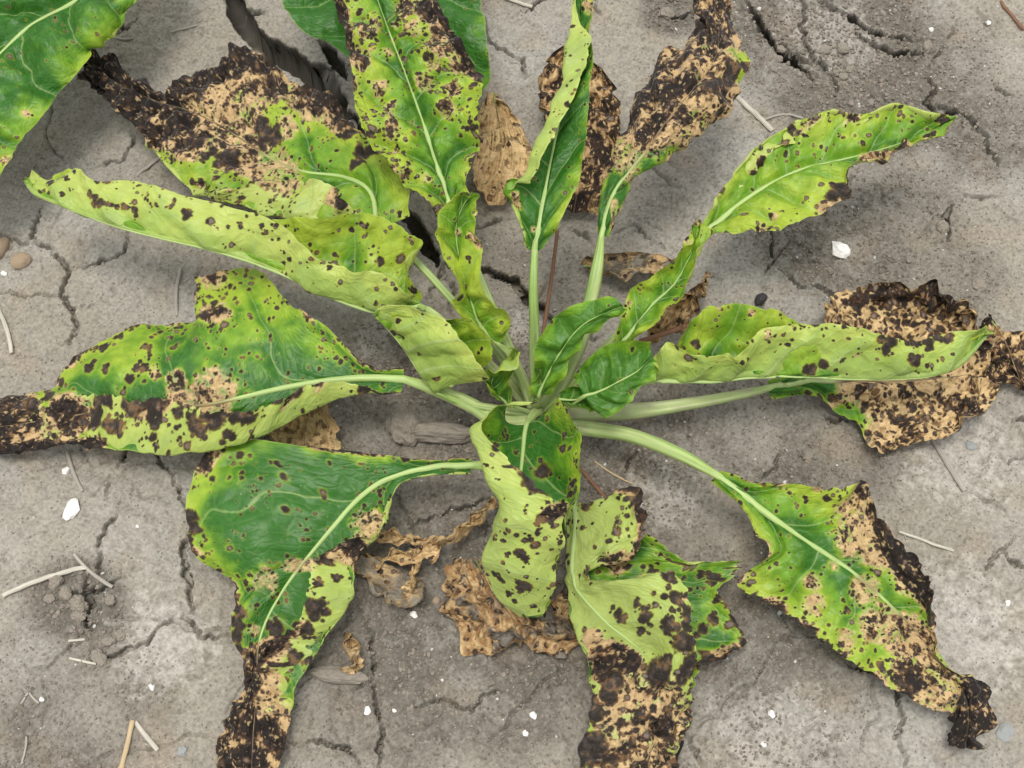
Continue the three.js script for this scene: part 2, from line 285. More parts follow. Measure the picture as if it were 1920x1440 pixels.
    D[k] = (h * (d.relief ?? 1) + crisp) * sm(0, 0.06, s + 0.02);
  }
  for (let k = 0; k < NX * NY; k++) for (let e = 0; e < 3; e++) P[k * 3 + e] += N[k * 3 + e] * D[k];
  normals(); for (let k = 0; k < N.length; k++) N[k] *= flip;
  const floor_ = d.floor ?? 0.0012;
  for (let k = 0; k < NX * NY; k++) { const y = soilBase(P[k * 3], P[k * 3 + 2]) + floor_; if (P[k * 3 + 1] < y) P[k * 3 + 1] = y; }
  // shell: upper side, under side, rim
  const TK = 0.00042, pos = [], uv = [], idx = [], nV = NX * NY;
  for (let side = 0; side < 2; side++) for (let j = 0; j < NY; j++) for (let i = 0; i < NX; i++) {
    const k = j * NX + i, e = Math.abs(tOf(i / nc)) > 0.999 ? 0.25 : 1;
    for (let c = 0; c < 3; c++) pos.push(P[k * 3 + c] - side * N[k * 3 + c] * TK * e);
    uv.push((side + (i + 0.5 * (1 - 2 * i / (NX - 1))) / (NX - 1) * (1 - 2 / TW) + 1 / TW) / 2, j / (NY - 1));
  }
  const quad = (A, B, Cc, Dd, f) => f ? idx.push(A, B, Cc, B, Dd, Cc) : idx.push(A, Cc, B, B, Cc, Dd);
  for (let j = 0; j < NY - 1; j++) for (let i = 0; i < NX - 1; i++) { const k = j * NX + i; quad(k, k + 1, k + NX, k + NX + 1, flip < 0); quad(k + nV, k + 1 + nV, k + NX + nV, k + NX + 1 + nV, flip > 0); }
  for (let j = 0; j < NY - 1; j++) { const k = j * NX, e = k + NX - 1; quad(k, k + NX, k + nV, k + NX + nV, flip < 0); quad(e, e + NX, e + nV, e + NX + nV, flip > 0); }
  for (let i = 0; i < NX - 1; i++) { const e = (NY - 1) * NX + i; quad(e, e + 1, e + nV, e + 1 + nV, flip > 0); quad(i, i + 1, i + nV, i + 1 + nV, flip < 0); }
  const geo = new THREE.BufferGeometry();
  geo.setAttribute('position', new THREE.Float32BufferAttribute(pos, 3)); geo.setAttribute('uv', new THREE.Float32BufferAttribute(uv, 2)); geo.setIndex(idx); geo.computeVertexNormals();

  // what the tissue is: green, chlorotic, spotted, dead
  const SPOT = new Float32Array(TW * TH).fill(9), STY = new Uint8Array(TW * TH);
  const gi = (fi, fj, arr, e, st) => { const i = Math.min(NX - 2, Math.floor(fi)), j = Math.min(NY - 2, Math.floor(fj)), u = fi - i, w = fj - j, k = j * NX + i; return mix(mix(arr[k * st + e], arr[(k + 1) * st + e], u), mix(arr[(k + NX) * st + e], arr[(k + NX + 1) * st + e], u), w); };
  const area = []; let tot = 0;
  for (let j = 0; j < NY - 1; j++) for (let i = 0; i < NX - 1; i++) { const k = j * NX + i; g3(k + 1, a).sub(g3(k, p0)); g3(k + NX, b).sub(p0); tot += a.cross(b).length(); area.push(tot); }
  const pick = () => { const x = rnd() * tot; let lo = 0, hi = area.length - 1; while (lo < hi) { const mid = (lo + hi) >> 1; area[mid] < x ? lo = mid + 1 : hi = mid; } return [(lo % (NX - 1)) + rnd(), Math.floor(lo / (NX - 1)) + rnd()]; };
  const splat = (fi, fj, r, type) => {
    const i = Math.min(NX - 2, Math.floor(fi)), j = Math.min(NY - 2, Math.floor(fj)), k = j * NX + i;
    g3(k + 1, a).sub(g3(k, p0)).multiplyScalar((NX - 1) / TW); g3(k + NX, b).sub(p0).multiplyScalar((NY - 1) / TH);
    const la = Math.max(a.length(), 1e-5), lb = Math.max(b.length(), 1e-5), dot = a.dot(b), R0 = r * 2.6, tx = fi / (NX - 1) * TW, ty = fj / (NY - 1) * TH, ri = Math.min(60, Math.ceil(R0 / la * 1.3)), rj = Math.min(60, Math.ceil(R0 / lb * 1.3)), e1 = rr(0.7, 1.2), ps = rnd() * 99;
    for (let dj = -rj; dj <= rj; dj++) for (let di = -ri; di <= ri; di++) {
      const x = Math.round(tx) + di, y = Math.round(ty) + dj; if (x < 0 || y < 0 || x >= TW || y >= TH) continue;
      const qx = x - tx, qy = y - ty, d2 = Math.sqrt(qx * qx * la * la * e1 + qy * qy * lb * lb / e1 + 2 * qx * qy * dot) / r, an = Math.atan2(qy * lb, qx * la);
      const dd = d2 * (1 + 0.35 * noise(Math.cos(an) * 1.1 + ps, Math.sin(an) * 1.1, id)), o = y * TW + x;
      if (dd < SPOT[o]) { SPOT[o] = dd; STY[o] = type; }
    }
  };
  const want = Math.round((d.spots ?? 1) * tot * 1e4 * 2.1), sz = d.size ?? 1;
  for (let n = 0, tries = 0; n < want && tries < want * 6; tries++) {
    const [fi, fj] = pick(), x = gi(fi, fj, P, 0, 3), y = gi(fi, fj, P, 1, 3), z = gi(fi, fj, P, 2, 3), t = Math.abs(tOf(fi / nc));
    const cl = 0.3 + 2.4 * fbm(x * 30 + sd, y * 30, z * 30, 2) + 0.45 * t * t + 0.4 * clamp(gi(fi, fj, nec, 0, 1));
    if (rnd() > cl) continue;
    const r = sz * 0.0007 * Math.exp(rr(-0.75, 0.85) + (rnd() < 0.12 ? 0.55 : 0)); n++;
    splat(fi, fj, r, rnd() < (d.greyish ?? 0.3) ? 1 : 0);
    if (rnd() < 0.25) splat(clamp(fi + rr(-1.2, 1.2), 0, NX - 1.01), clamp(fj + rr(-1.2, 1.2), 0, NY - 1.01), r * rr(0.5, 0.9), 0);
  }
  if (patches.length || d.edge) for (let n = Math.round(tot * 1e4 * 16); n > 0; n--) {
    const [fi, fj] = pick(), e = gi(fi, fj, nec, 0, 1); if (rnd() > (e < 1 ? Math.min(0.85, e) * 0.55 : 0.22)) continue;
    splat(fi, fj, sz * 0.00062 * Math.exp(rr(-0.6, 0.95)), rnd() < 0.15 ? 1 : 0);
  }
  const lesion = (x, y, r) => {
    let best = -1, bs = 1e9; for (let k = 0; k < NX * NY; k++) { const dd = Math.hypot(px[k] - x, py[k] - y), sc = Math.max(dd, 5) - P[k * 3 + 1] * 300; if (dd < 16 && sc < bs) { bs = sc; best = k; } }
    if (best >= 0) splat(best % NX, Math.floor(best / NX), r * PX * rr(0.8, 1.05), 0);
  };
  for (const b of blots) { if (b.length === 4) { lesion(b[0], b[1], b[2] * 0.85); for (let k = 0; k < 2 + b[2] / 7; k++) lesion(b[0] + rr(-.8, .8) * b[2], b[1] + rr(-.8, .8) * b[2], b[2] * rr(0.3, 0.65)); } else { const n = Math.max(2, Math.ceil(Math.hypot(b[2] - b[0], b[3] - b[1]) / b[4])); for (let k = 0; k <= n; k++) lesion(mix(b[0], b[2], k / n) + rr(-.4, .4) * b[4], mix(b[1], b[3], k / n) + rr(-.4, .4) * b[4], b[4] * rr(0.5, 1)); } }
  const HW = tot / L / 2, W2 = TW * 2, col = new Uint8Array(W2 * TH * 4), aux = new Uint8Array(W2 * TH * 4), c = [0, 0, 0], cu = [0, 0, 0], yl = d.yel ?? 0.4, darkMix = d.dark ?? 0.5;
  for (let ty = 0; ty < TH; ty++) for (let tx = 0; tx < TW; tx++) {
    const fi = tx / (TW - 1) * (NX - 1), fj = ty / (TH - 1) * (NY - 1), s = ty / (TH - 1), t = tOf(fi / nc), at_ = Math.abs(t);
    const x = gi(fi, fj, P, 0, 3), y = gi(fi, fj, P, 1, 3), z = gi(fi, fj, P, 2, 3), nn = gi(fi, fj, nec, 0, 1);
    const f1 = fbm(x * 24 + sd, y * 24, z * 24, 3), f2 = fbm(x * 110 + sd, y * 110, z * 110, 4), f3 = fbm(x * 260, y * 260 + sd, z * 260, 3), vd = vein(s, t, x, y, z);
    const vw = 0.00085 * (1.15 - 0.75 * at_) * (d.veinw ?? 1), vline = (1 - sm(vw * 0.4, vw, vd)) * sm(0.0, 0.05, at_), qa = s * L - Math.abs(t) * HW * 0.45 + 0.004 * f1, qb = t * HW + 0.004 * f2, rt = reticule(qa * 190 + sd, qb * 190), rt2 = reticule(qa * 520 + sd, qb * 520), net = 0.75 * (1 - sm(0.02, 0.13, rt)) + 0.35 * (1 - sm(0.04, 0.2, rt2)), puff = sm(0, 0.5, rt);
    // chlorosis: patchy, strongest between the veins and out at the margins
    const ch = clamp(yl * 1.2 - 0.25 + 0.95 * (at_ - 0.5) + 0.8 * f1 + 0.3 * f2 + 0.5 * clamp(nn, 0, 1) - 0.3 * (1 - sm(0, 0.008, vd)) + 0.16 * (1 - sm(1, 2.6, SPOT[ty * TW + tx])));
    c[0] = GREEN[0]; c[1] = GREEN[1]; c[2] = GREEN[2]; mixc(c, MIDG, sm(0, 0.45, ch + (1 - darkMix) * 0.5 - 0.25)); mixc(c, YEL, sm(0.3, 0.95, ch));
    const kk = 1 + 0.3 * f3 + 0.18 * f2; c[0] *= kk; c[1] *= kk; c[2] *= kk;
    cu[0] = c[0]; cu[1] = c[1]; cu[2] = c[2]; mixc(cu, PALEG, d.under ?? 0.5); mixc(cu, STRAW, 0.1 * sm(0.45, 1, ch));
    mixc(c, VEIN, (d.veinc ?? 0.5) * vline + 0.10 * net * (1 - vline)); mixc(cu, VEIN, 0.7 * vline + 0.2 * net * (1 - vline));
    const rim = sm(0.955, 0.995, at_) * 0.75; mixc(c, PALEG, rim); mixc(cu, PALEG, rim);
    let rough = 0.43, bump = 112 + 26 * f3 + 26 * f2 - 36 * vline - 26 * net + 48 * puff;
    // dead tissue: yellowed rim, then straw and ochre web between round dark lesions, black where it has gone furthest
    const nw = Math.min(1, nn * 1.6), nv2 = nn + 1.2 * f2 * nw + 0.9 * f3 * nw - 0.2 * (1 - sm(0, 0.003, vd)) * (nn < 1.2 ? 1 : 0);
    if (nv2 > 0.2 || (d.dead && nn > 0.9)) {
      const on = d.dead && nn > 0.9 ? 1 : sm(0.58, 0.72, nv2), f4 = fbm(x * 66 + sd, y * 66 + 3, z * 66, 3), f5 = 0.55 * fbm(x * 230, y * 230, z * 230 + sd, 4) + 0.6 * fbm(s * L * 120 + sd, t * 14, id, 4), f6 = noise(x * 900, y * 900, z * 900), ce = cells(x * 210 + 1.2 * f2, y * 210 + sd, z * 210 + 1.2 * f3);
      for (const cc of [c, cu]) mixc(cc, nn > 0.5 ? STRAW : YEL, 0.55 * sm(0.2, 0.6, nv2));
      const dn = [TAN[0], TAN[1], TAN[2]]; mixc(dn, STRAW, clamp(0.3 + 1.8 * f4 - (nn > 0.9 ? 0.3 : 0))); mixc(dn, OCH, clamp(0.02 + 2.4 * f5 + 0.5 * f4 + (d.brown ?? 0)));
      const dk = (nn - 1.15) * 1.1 + 1.7 * f4 + 0.7 * f5 + (d.black ?? 0.0) + 0.45 * (1 - sm(0.3, 1.1, ce)) - 0.05;
      mixc(dn, OCH, 0.7 * sm(-0.1, 0.1, dk)); mixc(dn, BRN, sm(0.02, 0.2, dk)); mixc(dn, BLK, 0.9 * sm(0.15, 0.45, dk + 0.5 * f5)); if (nn < 1.25) mixc(dn, BRN, (1 - sm(0.62, 0.78, nv2)) * 0.6);
      if (dk > 0.25) mixc(dn, TAN, 0.75 * sm(0.16, 0.34, f5 + 0.6 * f3));
      if (d.mud) mixc(dn, MUD, clamp(d.mud + 2.2 * f4 + f3));
      const kd = 1 + 0.45 * f3 + 0.2 * f6; for (const cc of [c, cu]) mixc(cc, [dn[0] * kd, dn[1] * kd, dn[2] * kd], on);
      rough = mix(rough, 0.8, on); bump += on * (90 * f5 + 60 * f2 + 25 * f6);
    }
    // leaf spots
    const o = ty * TW + tx, sp = SPOT[o] + (SPOT[o] < 4 ? 0.45 * f3 + 0.3 * f2 : 0);
    if (sp < 1.9) {
      const halo = 1 - sm(0.95, 1.9, sp); for (const cc of [c, cu]) { mixc(cc, YEL, 0.34 * halo * (1 - clamp(nn * 1.4))); }
      const grey = STY[o] === 1, edge = 1 - sm(0.88, 1.08, sp), core = 1 - sm(0.55, 0.92, sp), sv = clamp(0.4 + 2.2 * f2 + 1.2 * f3), ring = 0.5 + 0.5 * Math.sin(sp * 17);
      for (const cc of [c, cu]) { mixc(cc, RIMC, edge * 0.92); mixc(cc, grey ? BRN : BLK, core * (grey ? 0.5 : 0.95)); mixc(cc, GREY, (grey ? 0.9 : 0.34 * sv + 0.1 * ring) * (1 - sm(0.4, 0.74, sp))); mixc(cc, OCH, 0.6 * edge * sm(0.1, 0.3, f3 * 0.7 + f2)); }
      rough = mix(rough, 0.85, edge); bump -= 30 * edge;
    }
    if (rndHash(tx + id * 977, ty) > 0.9993) mixc(c, [0.5, 0.48, 0.42], 0.8);     // grit
    for (let side = 0; side < 2; side++) {
      const cc = side ? cu : c, w = (ty * W2 + side * TW + tx) * 4;
      col[w] = s8(cc[0]); col[w + 1] = s8(cc[1]); col[w + 2] = s8(cc[2]); col[w + 3] = 255;
      aux[w] = aux[w + 2] = clamp(side ? 255 - bump : bump, 0, 255); aux[w + 1] = rough * 255; aux[w + 3] = 255;
    }
  }
  const tc = texture(col, W2, TH, true), ta = texture(aux, W2, TH, false);
  const mat = new THREE.MeshPhysicalMaterial({ map: tc, roughnessMap: ta, bumpMap: ta, bumpScale: 0.001, specularIntensity: 0.6, roughness: 1, transmission: d.dead ? 0.1 : 0.28, thickness: 0, side: THREE.DoubleSide });
  const leaf = new THREE.Mesh(geo, mat); leaf.name = d.name ?? 'leaf'; if (d.label) leaf.userData.label = d.label;
  // midrib on the blade, petiole from the crown
  const w0 = (d.w ?? 12) * PX / 2, rib = [], M = m * nc;
  for (let j = 0; j < NY; j += 2) { const k = j * NX + M, s = j / (NY - 1), r = Math.max(0.0002, w0 * 0.8 * Math.pow(1 - s, 1.15)); const lo = r * mix(-0.45, 0.3, sm(0.02, 0.3, s)); rib.push([P[k * 3] - N[k * 3] * lo, P[k * 3 + 1] - N[k * 3 + 1] * lo, P[k * 3 + 2] - N[k * 3 + 2] * lo, r, N[k * 3], N[k * 3 + 1], N[k * 3 + 2], clamp(nec[k] * 1.1 - 0.2) * sm(0, 0.2, s), 1]); }
  let path = rib;
  if (d.pet) {
    const ctl = d.pet.map(p => [...at(p[0], p[1], p[2] > 3 ? 3 + (p[2] - 3) * (d.hs ?? 1) : p[2]).toArray(), p[3] * PX * 0.37]); ctl.push([rib[0][0], rib[0][1], rib[0][2], rib[0][3]]);
    const c2 = curve(ctl, 7); c2.pop(); c2.forEach((p, i) => { const t = sm(0.75, 1, i / c2.length), n0 = rib[0]; p.push(n0[4] * t, mix(1, n0[5], t), n0[6] * t, d.dead ? 0.0 : 0, i / c2.length); });
    path = c2.concat(rib);
  }
  if (d.w !== 0) { const g = stalk(path, 0.8, d.petKind ?? 1); g.name = d.pet ? 'petiole' : 'midrib'; leaf.add(g); }
  return leaf;
}
function curve(ctl, n) {
  const out = [], K = ctl.length - 1, e = (i, k) => i < 0 ? 2 * ctl[0][k] - ctl[1][k] : i > K ? 2 * ctl[K][k] - ctl[K - 1][k] : ctl[i][k];
  for (let i = 0; i < K; i++) for (let j = 0; j < n + (i === K - 1 ? 1 : 0); j++) { const t = j / n; out.push([0, 1, 2, 3].map(k => cr(e(i - 1, k), e(i, k), e(i + 1, k), e(i + 2, k), t))); }
  return out;
}
const stalkMat = new THREE.MeshPhysicalMaterial({ vertexColors: true, roughness: 0.5, color: 0xffffff });
// a fleshy stalk: flattened, with a shallow channel along its upper face. kind 1 green petiole, 2 dead, 3 white petiole; p[7]: how dead, p[8]: 0 at the crown, 1 from the blade on
function stalk(pts, flat, kind) {
  const n = 20, pos = [], colr = [], idx = [], T = new THREE.Vector3(), U = new THREE.Vector3(), S = new THREE.Vector3(), sd = rnd() * 50;
  const c = [0, 0, 0], WHITE = [0.56, 0.58, 0.33], PETG = [0.36, 0.47, 0.14], EDGE = [0.13, 0.29, 0.035], RIB = [0.40, 0.52, 0.18];
  for (let i = 0; i < pts.length; i++) {
    const p = pts[i], A = pts[Math.max(0, i - 1)], B = pts[Math.min(pts.length - 1, i + 1)], al = p[8] ?? 0.5, dd = p[7] ?? 0;
    T.set(B[0] - A[0], B[1] - A[1], B[2] - A[2]).normalize();
    U.set(p[4] ?? 0, p[5] ?? 1, p[6] ?? 0); S.crossVectors(T, U).normalize(); U.crossVectors(S, T).normalize();
    const rad = p[3];
    for (let k = 0; k < n; k++) {
      const an = k / n * Math.PI * 2, cx = Math.cos(an), cy = Math.sin(an), ch = 0.34 * Math.exp(-cx * cx * 6) * (cy > 0 ? 1 : 0) * (1 - sm(0.8, 1, al));
      const fl = 1 + 0.07 * Math.cos(k * Math.PI) * (1 - sm(0.8, 1, al)), x = cx * rad * fl * (1 + 0.06 * noise(i * 0.3, k, sd)), y = (cy * fl - ch) * rad * flat;
      pos.push(p[0] + S.x * x + U.x * y, p[1] + S.y * x + U.y * y, p[2] + S.z * x + U.z * y);
      c[0] = PETG[0]; c[1] = PETG[1]; c[2] = PETG[2];
      mixc(c, WHITE, clamp((kind === 3 ? 0.95 : 0.65) - al * 0.7 + 0.5 * noise(i * 0.08, k * 1.1, sd)));
      if (al >= 1) { c[0] = RIB[0]; c[1] = RIB[1]; c[2] = RIB[2]; }
      mixc(c, EDGE, clamp((al >= 1 ? 0.08 : 0.22) + (al >= 1 ? 0.5 : 1.25) * noise(i * 0.035, k * 1.37, sd)) * (kind === 3 ? 0.5 : 0.85));
      if (kind === 2) { c[0] = 0.2; c[1] = 0.1; c[2] = 0.05; }
      if (kind !== 3 && al < 0.5) mixc(c, [0.2, 0.16, 0.11], clamp(0.6 * noise(p[0] * 600, p[2] * 600, k * 1.1) + 0.9 * noise(p[0] * 120, p[2] * 120, k * 0.2 + sd) - 0.15)); // soil splashed on the stalks
      if (kind === 3) mixc(c, [0.30, 0.25, 0.18], clamp(noise(p[0] * 90, p[2] * 90, k * 0.3 + sd) * 1.5 + 0.35 * noise(p[0] * 700, p[2] * 700, k) - 0.12)); // grit on the pale stalks
      if (dd > 0) mixc(c, [0.27, 0.16, 0.075], clamp(dd + 0.8 * noise(i * 0.4, k * 0.4, sd) * dd)), dd > 0.6 && mixc(c, BLK, clamp(0.25 + 1.3 * noise(i * 0.3, 2, sd)));
      const kk = 1 + 0.22 * noise(i * 0.2, k * 2.1 + sd, 3) + 0.12 * noise(i * 1.7, k * 2.9, sd); colr.push(c[0] * kk, c[1] * kk, c[2] * kk);
    }
  }
  for (let i = 0; i + 1 < pts.length; i++) for (let k = 0; k < n; k++) { const a = i * n + k, b = i * n + (k + 1) % n; idx.push(a, b, a + n, b, b + n, a + n); }
  for (let k = 1; k + 1 < n; k++) { const e = (pts.length - 1) * n; idx.push(0, k + 1, k, e, e + k, e + k + 1); }
  const g = new THREE.BufferGeometry(); g.setAttribute('position', new THREE.Float32BufferAttribute(pos, 3)); g.setAttribute('color', new THREE.Float32BufferAttribute(colr, 3)); g.setIndex(idx); g.computeVertexNormals();
  return new THREE.Mesh(g, stalkMat);
}
// rows written as flat lists x, y, h, x, y, h ...
const net = list => list.map(r => { const o = []; for (let i = 0; i < r.length; i += 3) o.push([r[i], r[i + 1], r[i + 2]]); return o; });

const plant = new THREE.Group(); { const p = at(1010, 778, 0); plant.position.set(p.x, 0, p.z); }
const addLeaf = (owner, d) => { const l = makeLeaf(d); l.position.sub(owner.position); owner.add(l); return l; };

// crown: the top of the root that carries the petioles
let rootCrown;
{
  const pts = [[0.001, 0.028], [0.012, 0.026], [0.02, 0.018], [0.026, 0.006], [0.028, -0.012], [0.02, -0.05]].map(p => new THREE.Vector2(...p)).reverse();
  const g = new THREE.LatheGeometry(pts, 28), a = g.attributes.position;
  for (let i = 0; i < a.count; i++) { const k = 1 + 0.35 * fbm(a.getX(i) * 60, a.getY(i) * 60, a.getZ(i) * 60, 3); a.setXYZ(i, a.getX(i) * k, a.getY(i), a.getZ(i) * k); }
  g.computeVertexNormals();
  const crown = new THREE.Mesh(g, new THREE.MeshStandardMaterial({ color: new THREE.Color().setRGB(0.2, 0.17, 0.1), roughness: 0.9 })); crown.name = 'root_crown'; plant.add(crown); rootCrown = crown;
}

// --- right withered leaf, lying lowest
addLeaf(plant, {
  label: 'shrivelled brown leaf with black blotches curling on the soil', live: [[1470, 722, 75], [1590, 790, 42], [1545, 730, 30]], m: 2, dead: 1.0, w: 16, ruffle: 1.1, wave: 1.6, crumple: 1.9, spots: 0.45, size: 2.1, tatter: 0.07, brown: 0.05, black: -0.25, petKind: 3,
  pet: [[1020, 782, 2.2, 50], [1090, 776, 2.6, 46], [1200, 770, 3, 38], [1320, 752, 3.2, 28], [1410, 735, 3, 22]],
  nec: [[1650, 550, 1790, 550, 30, 1.7], [1800, 590, 35, 1.6], [1800, 760, 45, 1.5], [1700, 800, 30, 1.4], [1840, 640, 30, 1.8]],
  rows: net([
    [1440, 716, 2.7, 1440, 722, 2.8, 1440, 729, 2.9, 1442, 738, 2.7, 1444, 746, 2.5],
    [1505, 690, 2.3, 1508, 702, 2.4, 1510, 715, 2.5, 1515, 730, 2.2, 1518, 742, 2.0],
    [1536, 602, 1.6, 1545, 660, 1.5, 1570, 715, 1.9, 1570, 748, 1.6, 1572, 772, 1.4],
    [1548, 562, 1.8, 1590, 640, 1.0, 1630, 715, 1.3, 1620, 770, 1.2, 1612, 805, 0.9],
    [1620, 530, 2.6, 1650, 615, 0.9, 1690, 715, 1.2, 1672, 790, 1.2, 1636, 852, 0.7],
    [1720, 527, 3.4, 1728, 600, 0.9, 1750, 710, 1.2, 1735, 785, 1.4, 1702, 838, 0.8],
    [1795, 545, 4.2, 1785, 610, 1.2, 1800, 705, 1.2, 1795, 770, 1.8, 1775, 830, 1.4],
    [1848, 590, 4.0, 1838, 640, 1.8, 1835, 695, 1.4, 1832, 745, 2.4, 1822, 790, 2.2],
    [1872, 630, 2.6, 1862, 655, 1.9, 1855, 685, 1.5, 1850, 710, 2.0, 1846, 738, 2.0]]),
});
// --- lower left leaf
addLeaf(plant, {
  label: 'broad green leaf with a blackened folded tip on the soil', under: 0.75, relief: 0.45, edge: 1.5, curl: 0.2, crumple: 1.3, m: 2, w: 15, yel: 0.3, dark: 0.75, spots: 1.1, greyish: 0.25, tatter: 0.02, veins: 5, quilt: 1.2, up: [4, 1.5],
  pet: [[1010, 815, 2.4, 30], [960, 862, 4, 30], [915, 872, 4.3, 27]],
  nec: [[690, 985, 40, 0.75], [665, 1035, 690, 1050, 30, 1.2], [610, 1040, 20, 1.3], [590, 1060, 540, 1060, 16, 0.7], [600, 1140, 22, 1.75], [585, 1185, 16, 1.25], [500, 1090, 36, 0.62], [445, 1120, 450, 1270, 15, 1.5], [520, 1215, 470, 1240, 26, 1.5], [480, 1290, 55, 1.25], [500, 1310, 30, 0.9], [460, 1350, 50, 1.5], [470, 1400, 110, 1.45], [355, 985, 22, 1.2], [400, 885, 8, 1.2], [352, 960, 370, 1040, 9, 1.7], [640, 1085, 9, 1.3], [605, 1090, 10, 1.3], [560, 1235, 14, 1.3], [580, 1240, 9, 1.2], [475, 1180, 16, .8], [515, 1175, 18, 1.3], [530, 1340, 22, .9]],
  rows: net([
    [885, 862, 4.2, 884, 867, 4.3, 883, 873, 4.4, 883, 881, 4.3, 882, 888, 4.2, 880, 887, 4.25],
    [800, 862, 4.6, 800, 869, 4.5, 800, 878, 4.5, 800, 886, 4.4, 800, 893, 4.3, 797, 891, 4.4],
    [695, 849, 5.0, 715, 873, 4.6, 725, 899, 4.4, 737, 908, 4.4, 750, 912, 4.4, 742, 911, 4.6],
    [575, 837, 4.9, 630, 880, 4.7, 672, 935, 4.2, 702, 950, 4.3, 726, 962, 4.4, 718, 962, 4.5],
    [402, 834, 4.2, 510, 900, 4.6, 627, 985, 4.0, 670, 1000, 4.0, 716, 996, 4.2, 700, 1008, 4.6],
    [350, 965, 3.4, 465, 988, 4.4, 592, 1027, 3.6, 640, 1038, 3.6, 678, 1050, 3.9, 592, 1040, 4.9],
    [375, 1042, 2.9, 460, 1050, 3.8, 560, 1066, 3.3, 622, 1078, 3.4, 668, 1092, 3.7, 578, 1085, 4.9],
    [438, 1090, 2.5, 480, 1098, 3.2, 530, 1108, 2.9, 600, 1118, 3.0, 658, 1132, 3.4, 570, 1132, 4.6],
    [436, 1180, 2.1, 462, 1170, 2.6, 500, 1162, 2.4, 570, 1172, 2.5, 632, 1182, 3.0, 552, 1188, 4.1],
    [455, 1245, 1.8, 468, 1228, 2.1, 484, 1212, 2.1, 540, 1222, 2.2, 600, 1226, 2.6, 500, 1224, 3.6],
    [460, 1290, 1.4, 470, 1275, 1.7, 482, 1262, 1.8, 520, 1276, 1.9, 562, 1285, 2.2, 468, 1272, 3.0],
    [432, 1330, 1.0, 455, 1320, 1.4, 480, 1312, 1.5, 515, 1326, 1.6, 550, 1335, 1.8, 478, 1334, 2.3],
    [413, 1385, 0.7, 440, 1378, 1.2, 475, 1372, 1.3, 510, 1376, 1.2, 541, 1382, 1.0, 496, 1388, 1.6],
    [404, 1412, 0.5, 438, 1425, 1.0, 472, 1435, 1.1, 500, 1440, 1.0, 520, 1446, 0.8, 494, 1450, 1.2],
    [432, 1455, 0.4, 450, 1468, 0.8, 472, 1478, 0.8, 490, 1482, 0.8, 500, 1486, 0.6, 490, 1490, 0.8]]),
});
// --- lower right leaf
addLeaf(plant, {
  label: 'green leaf with a wide tan and black dead strip and rolled tip', edge: 1.5, crumple: 1.0, m: 2, w: 18, yel: 0.6, dark: 0.35, spots: 1.3, greyish: 0.4, tatter: 0.06, veins: 6,
  pet: [[1020, 795, 2.3, 38], [1085, 802, 3.2, 38], [1180, 816, 4.6, 34], [1270, 850, 5.4, 31]],
  nec: [[1622, 915, 32, 1.7], [1590, 960, 1625, 985, 38, 0.85], [1600, 1010, 1680, 1040, 45, 0.9], [1640, 960, 1660, 1000, 22, 1.7], [1680, 1030, 1750, 1110, 38, 1.8], [1700, 1100, 25, 0.9], [1525, 1090, 22, 0.75], [1530, 1130, 24, 0.9], [1560, 1060, 15, .6], [1620, 1105, 32, 0.9], [1650, 1170, 45, 0.85], [1700, 1190, 50, 1.0], [1740, 1200, 40, 1.1], [1760, 1150, 28, 1.2], [1720, 1260, 55, 1.05], [1770, 1290, 50, 0.9], [1822, 1300, 34, 1.9], [1812, 1370, 50, 2], [1400, 1108, 1480, 1150, 8, 1.2], [1480, 1150, 1580, 1225, 9, 1.4], [1590, 1195, 25, .7], [1640, 1245, 1700, 1275, 10, 1.6]],
  rows: net([
    [1350, 884, 5.5, 1346, 888, 5.5, 1342, 892, 5.5, 1338, 897, 5.4, 1333, 901, 5.3],
    [1412, 903, 5.4, 1406, 915, 5.3, 1400, 934, 5.3, 1394, 943, 5.2, 1388, 950, 5.1],
    [1490, 906, 5.2, 1468, 932, 4.9, 1450, 972, 5.0, 1432, 985, 4.7, 1420, 992, 4.4],
    [1560, 912, 5.0, 1530, 960, 4.5, 1500, 1007, 4.6, 1470, 1030, 4.2, 1440, 1037, 4.0],
    [1622, 902, 4.8, 1585, 975, 4.1, 1545, 1036, 4.2, 1480, 1062, 4.0, 1382, 1092, 2.8],
    [1652, 965, 4.6, 1625, 1020, 3.8, 1590, 1066, 3.8, 1520, 1102, 3.6, 1440, 1122, 2.6],
    [1705, 1030, 4.4, 1670, 1066, 3.5, 1632, 1101, 3.4, 1572, 1142, 3.3, 1510, 1172, 2.4],
    [1752, 1075, 4.2, 1715, 1110, 3.1, 1676, 1141, 3.0, 1620, 1182, 3.0, 1565, 1216, 2.2],
    [1770, 1140, 3.8, 1742, 1160, 2.8, 1715, 1181, 2.6, 1670, 1218, 2.7, 1618, 1256, 2.0],
    [1775, 1200, 3.2, 1762, 1210, 2.5, 1745, 1221, 2.3, 1710, 1250, 2.6, 1668, 1286, 1.8],
    [1792, 1256, 2.4, 1782, 1260, 2.3, 1772, 1266, 2.3, 1755, 1282, 2.4, 1732, 1308, 1.6],
    [1832, 1290, 1.4, 1818, 1290, 2.2, 1806, 1296, 2.3, 1798, 1308, 2.0, 1788, 1326, 1.3],
    [1834, 1335, 1.0, 1826, 1336, 1.8, 1816, 1340, 1.9, 1806, 1345, 1.6, 1798, 1350, 1.0],
    [1826, 1392, 0.6, 1820, 1396, 1.2, 1811, 1402, 1.3, 1803, 1400, 1.1, 1796, 1392, 0.6]]),
});
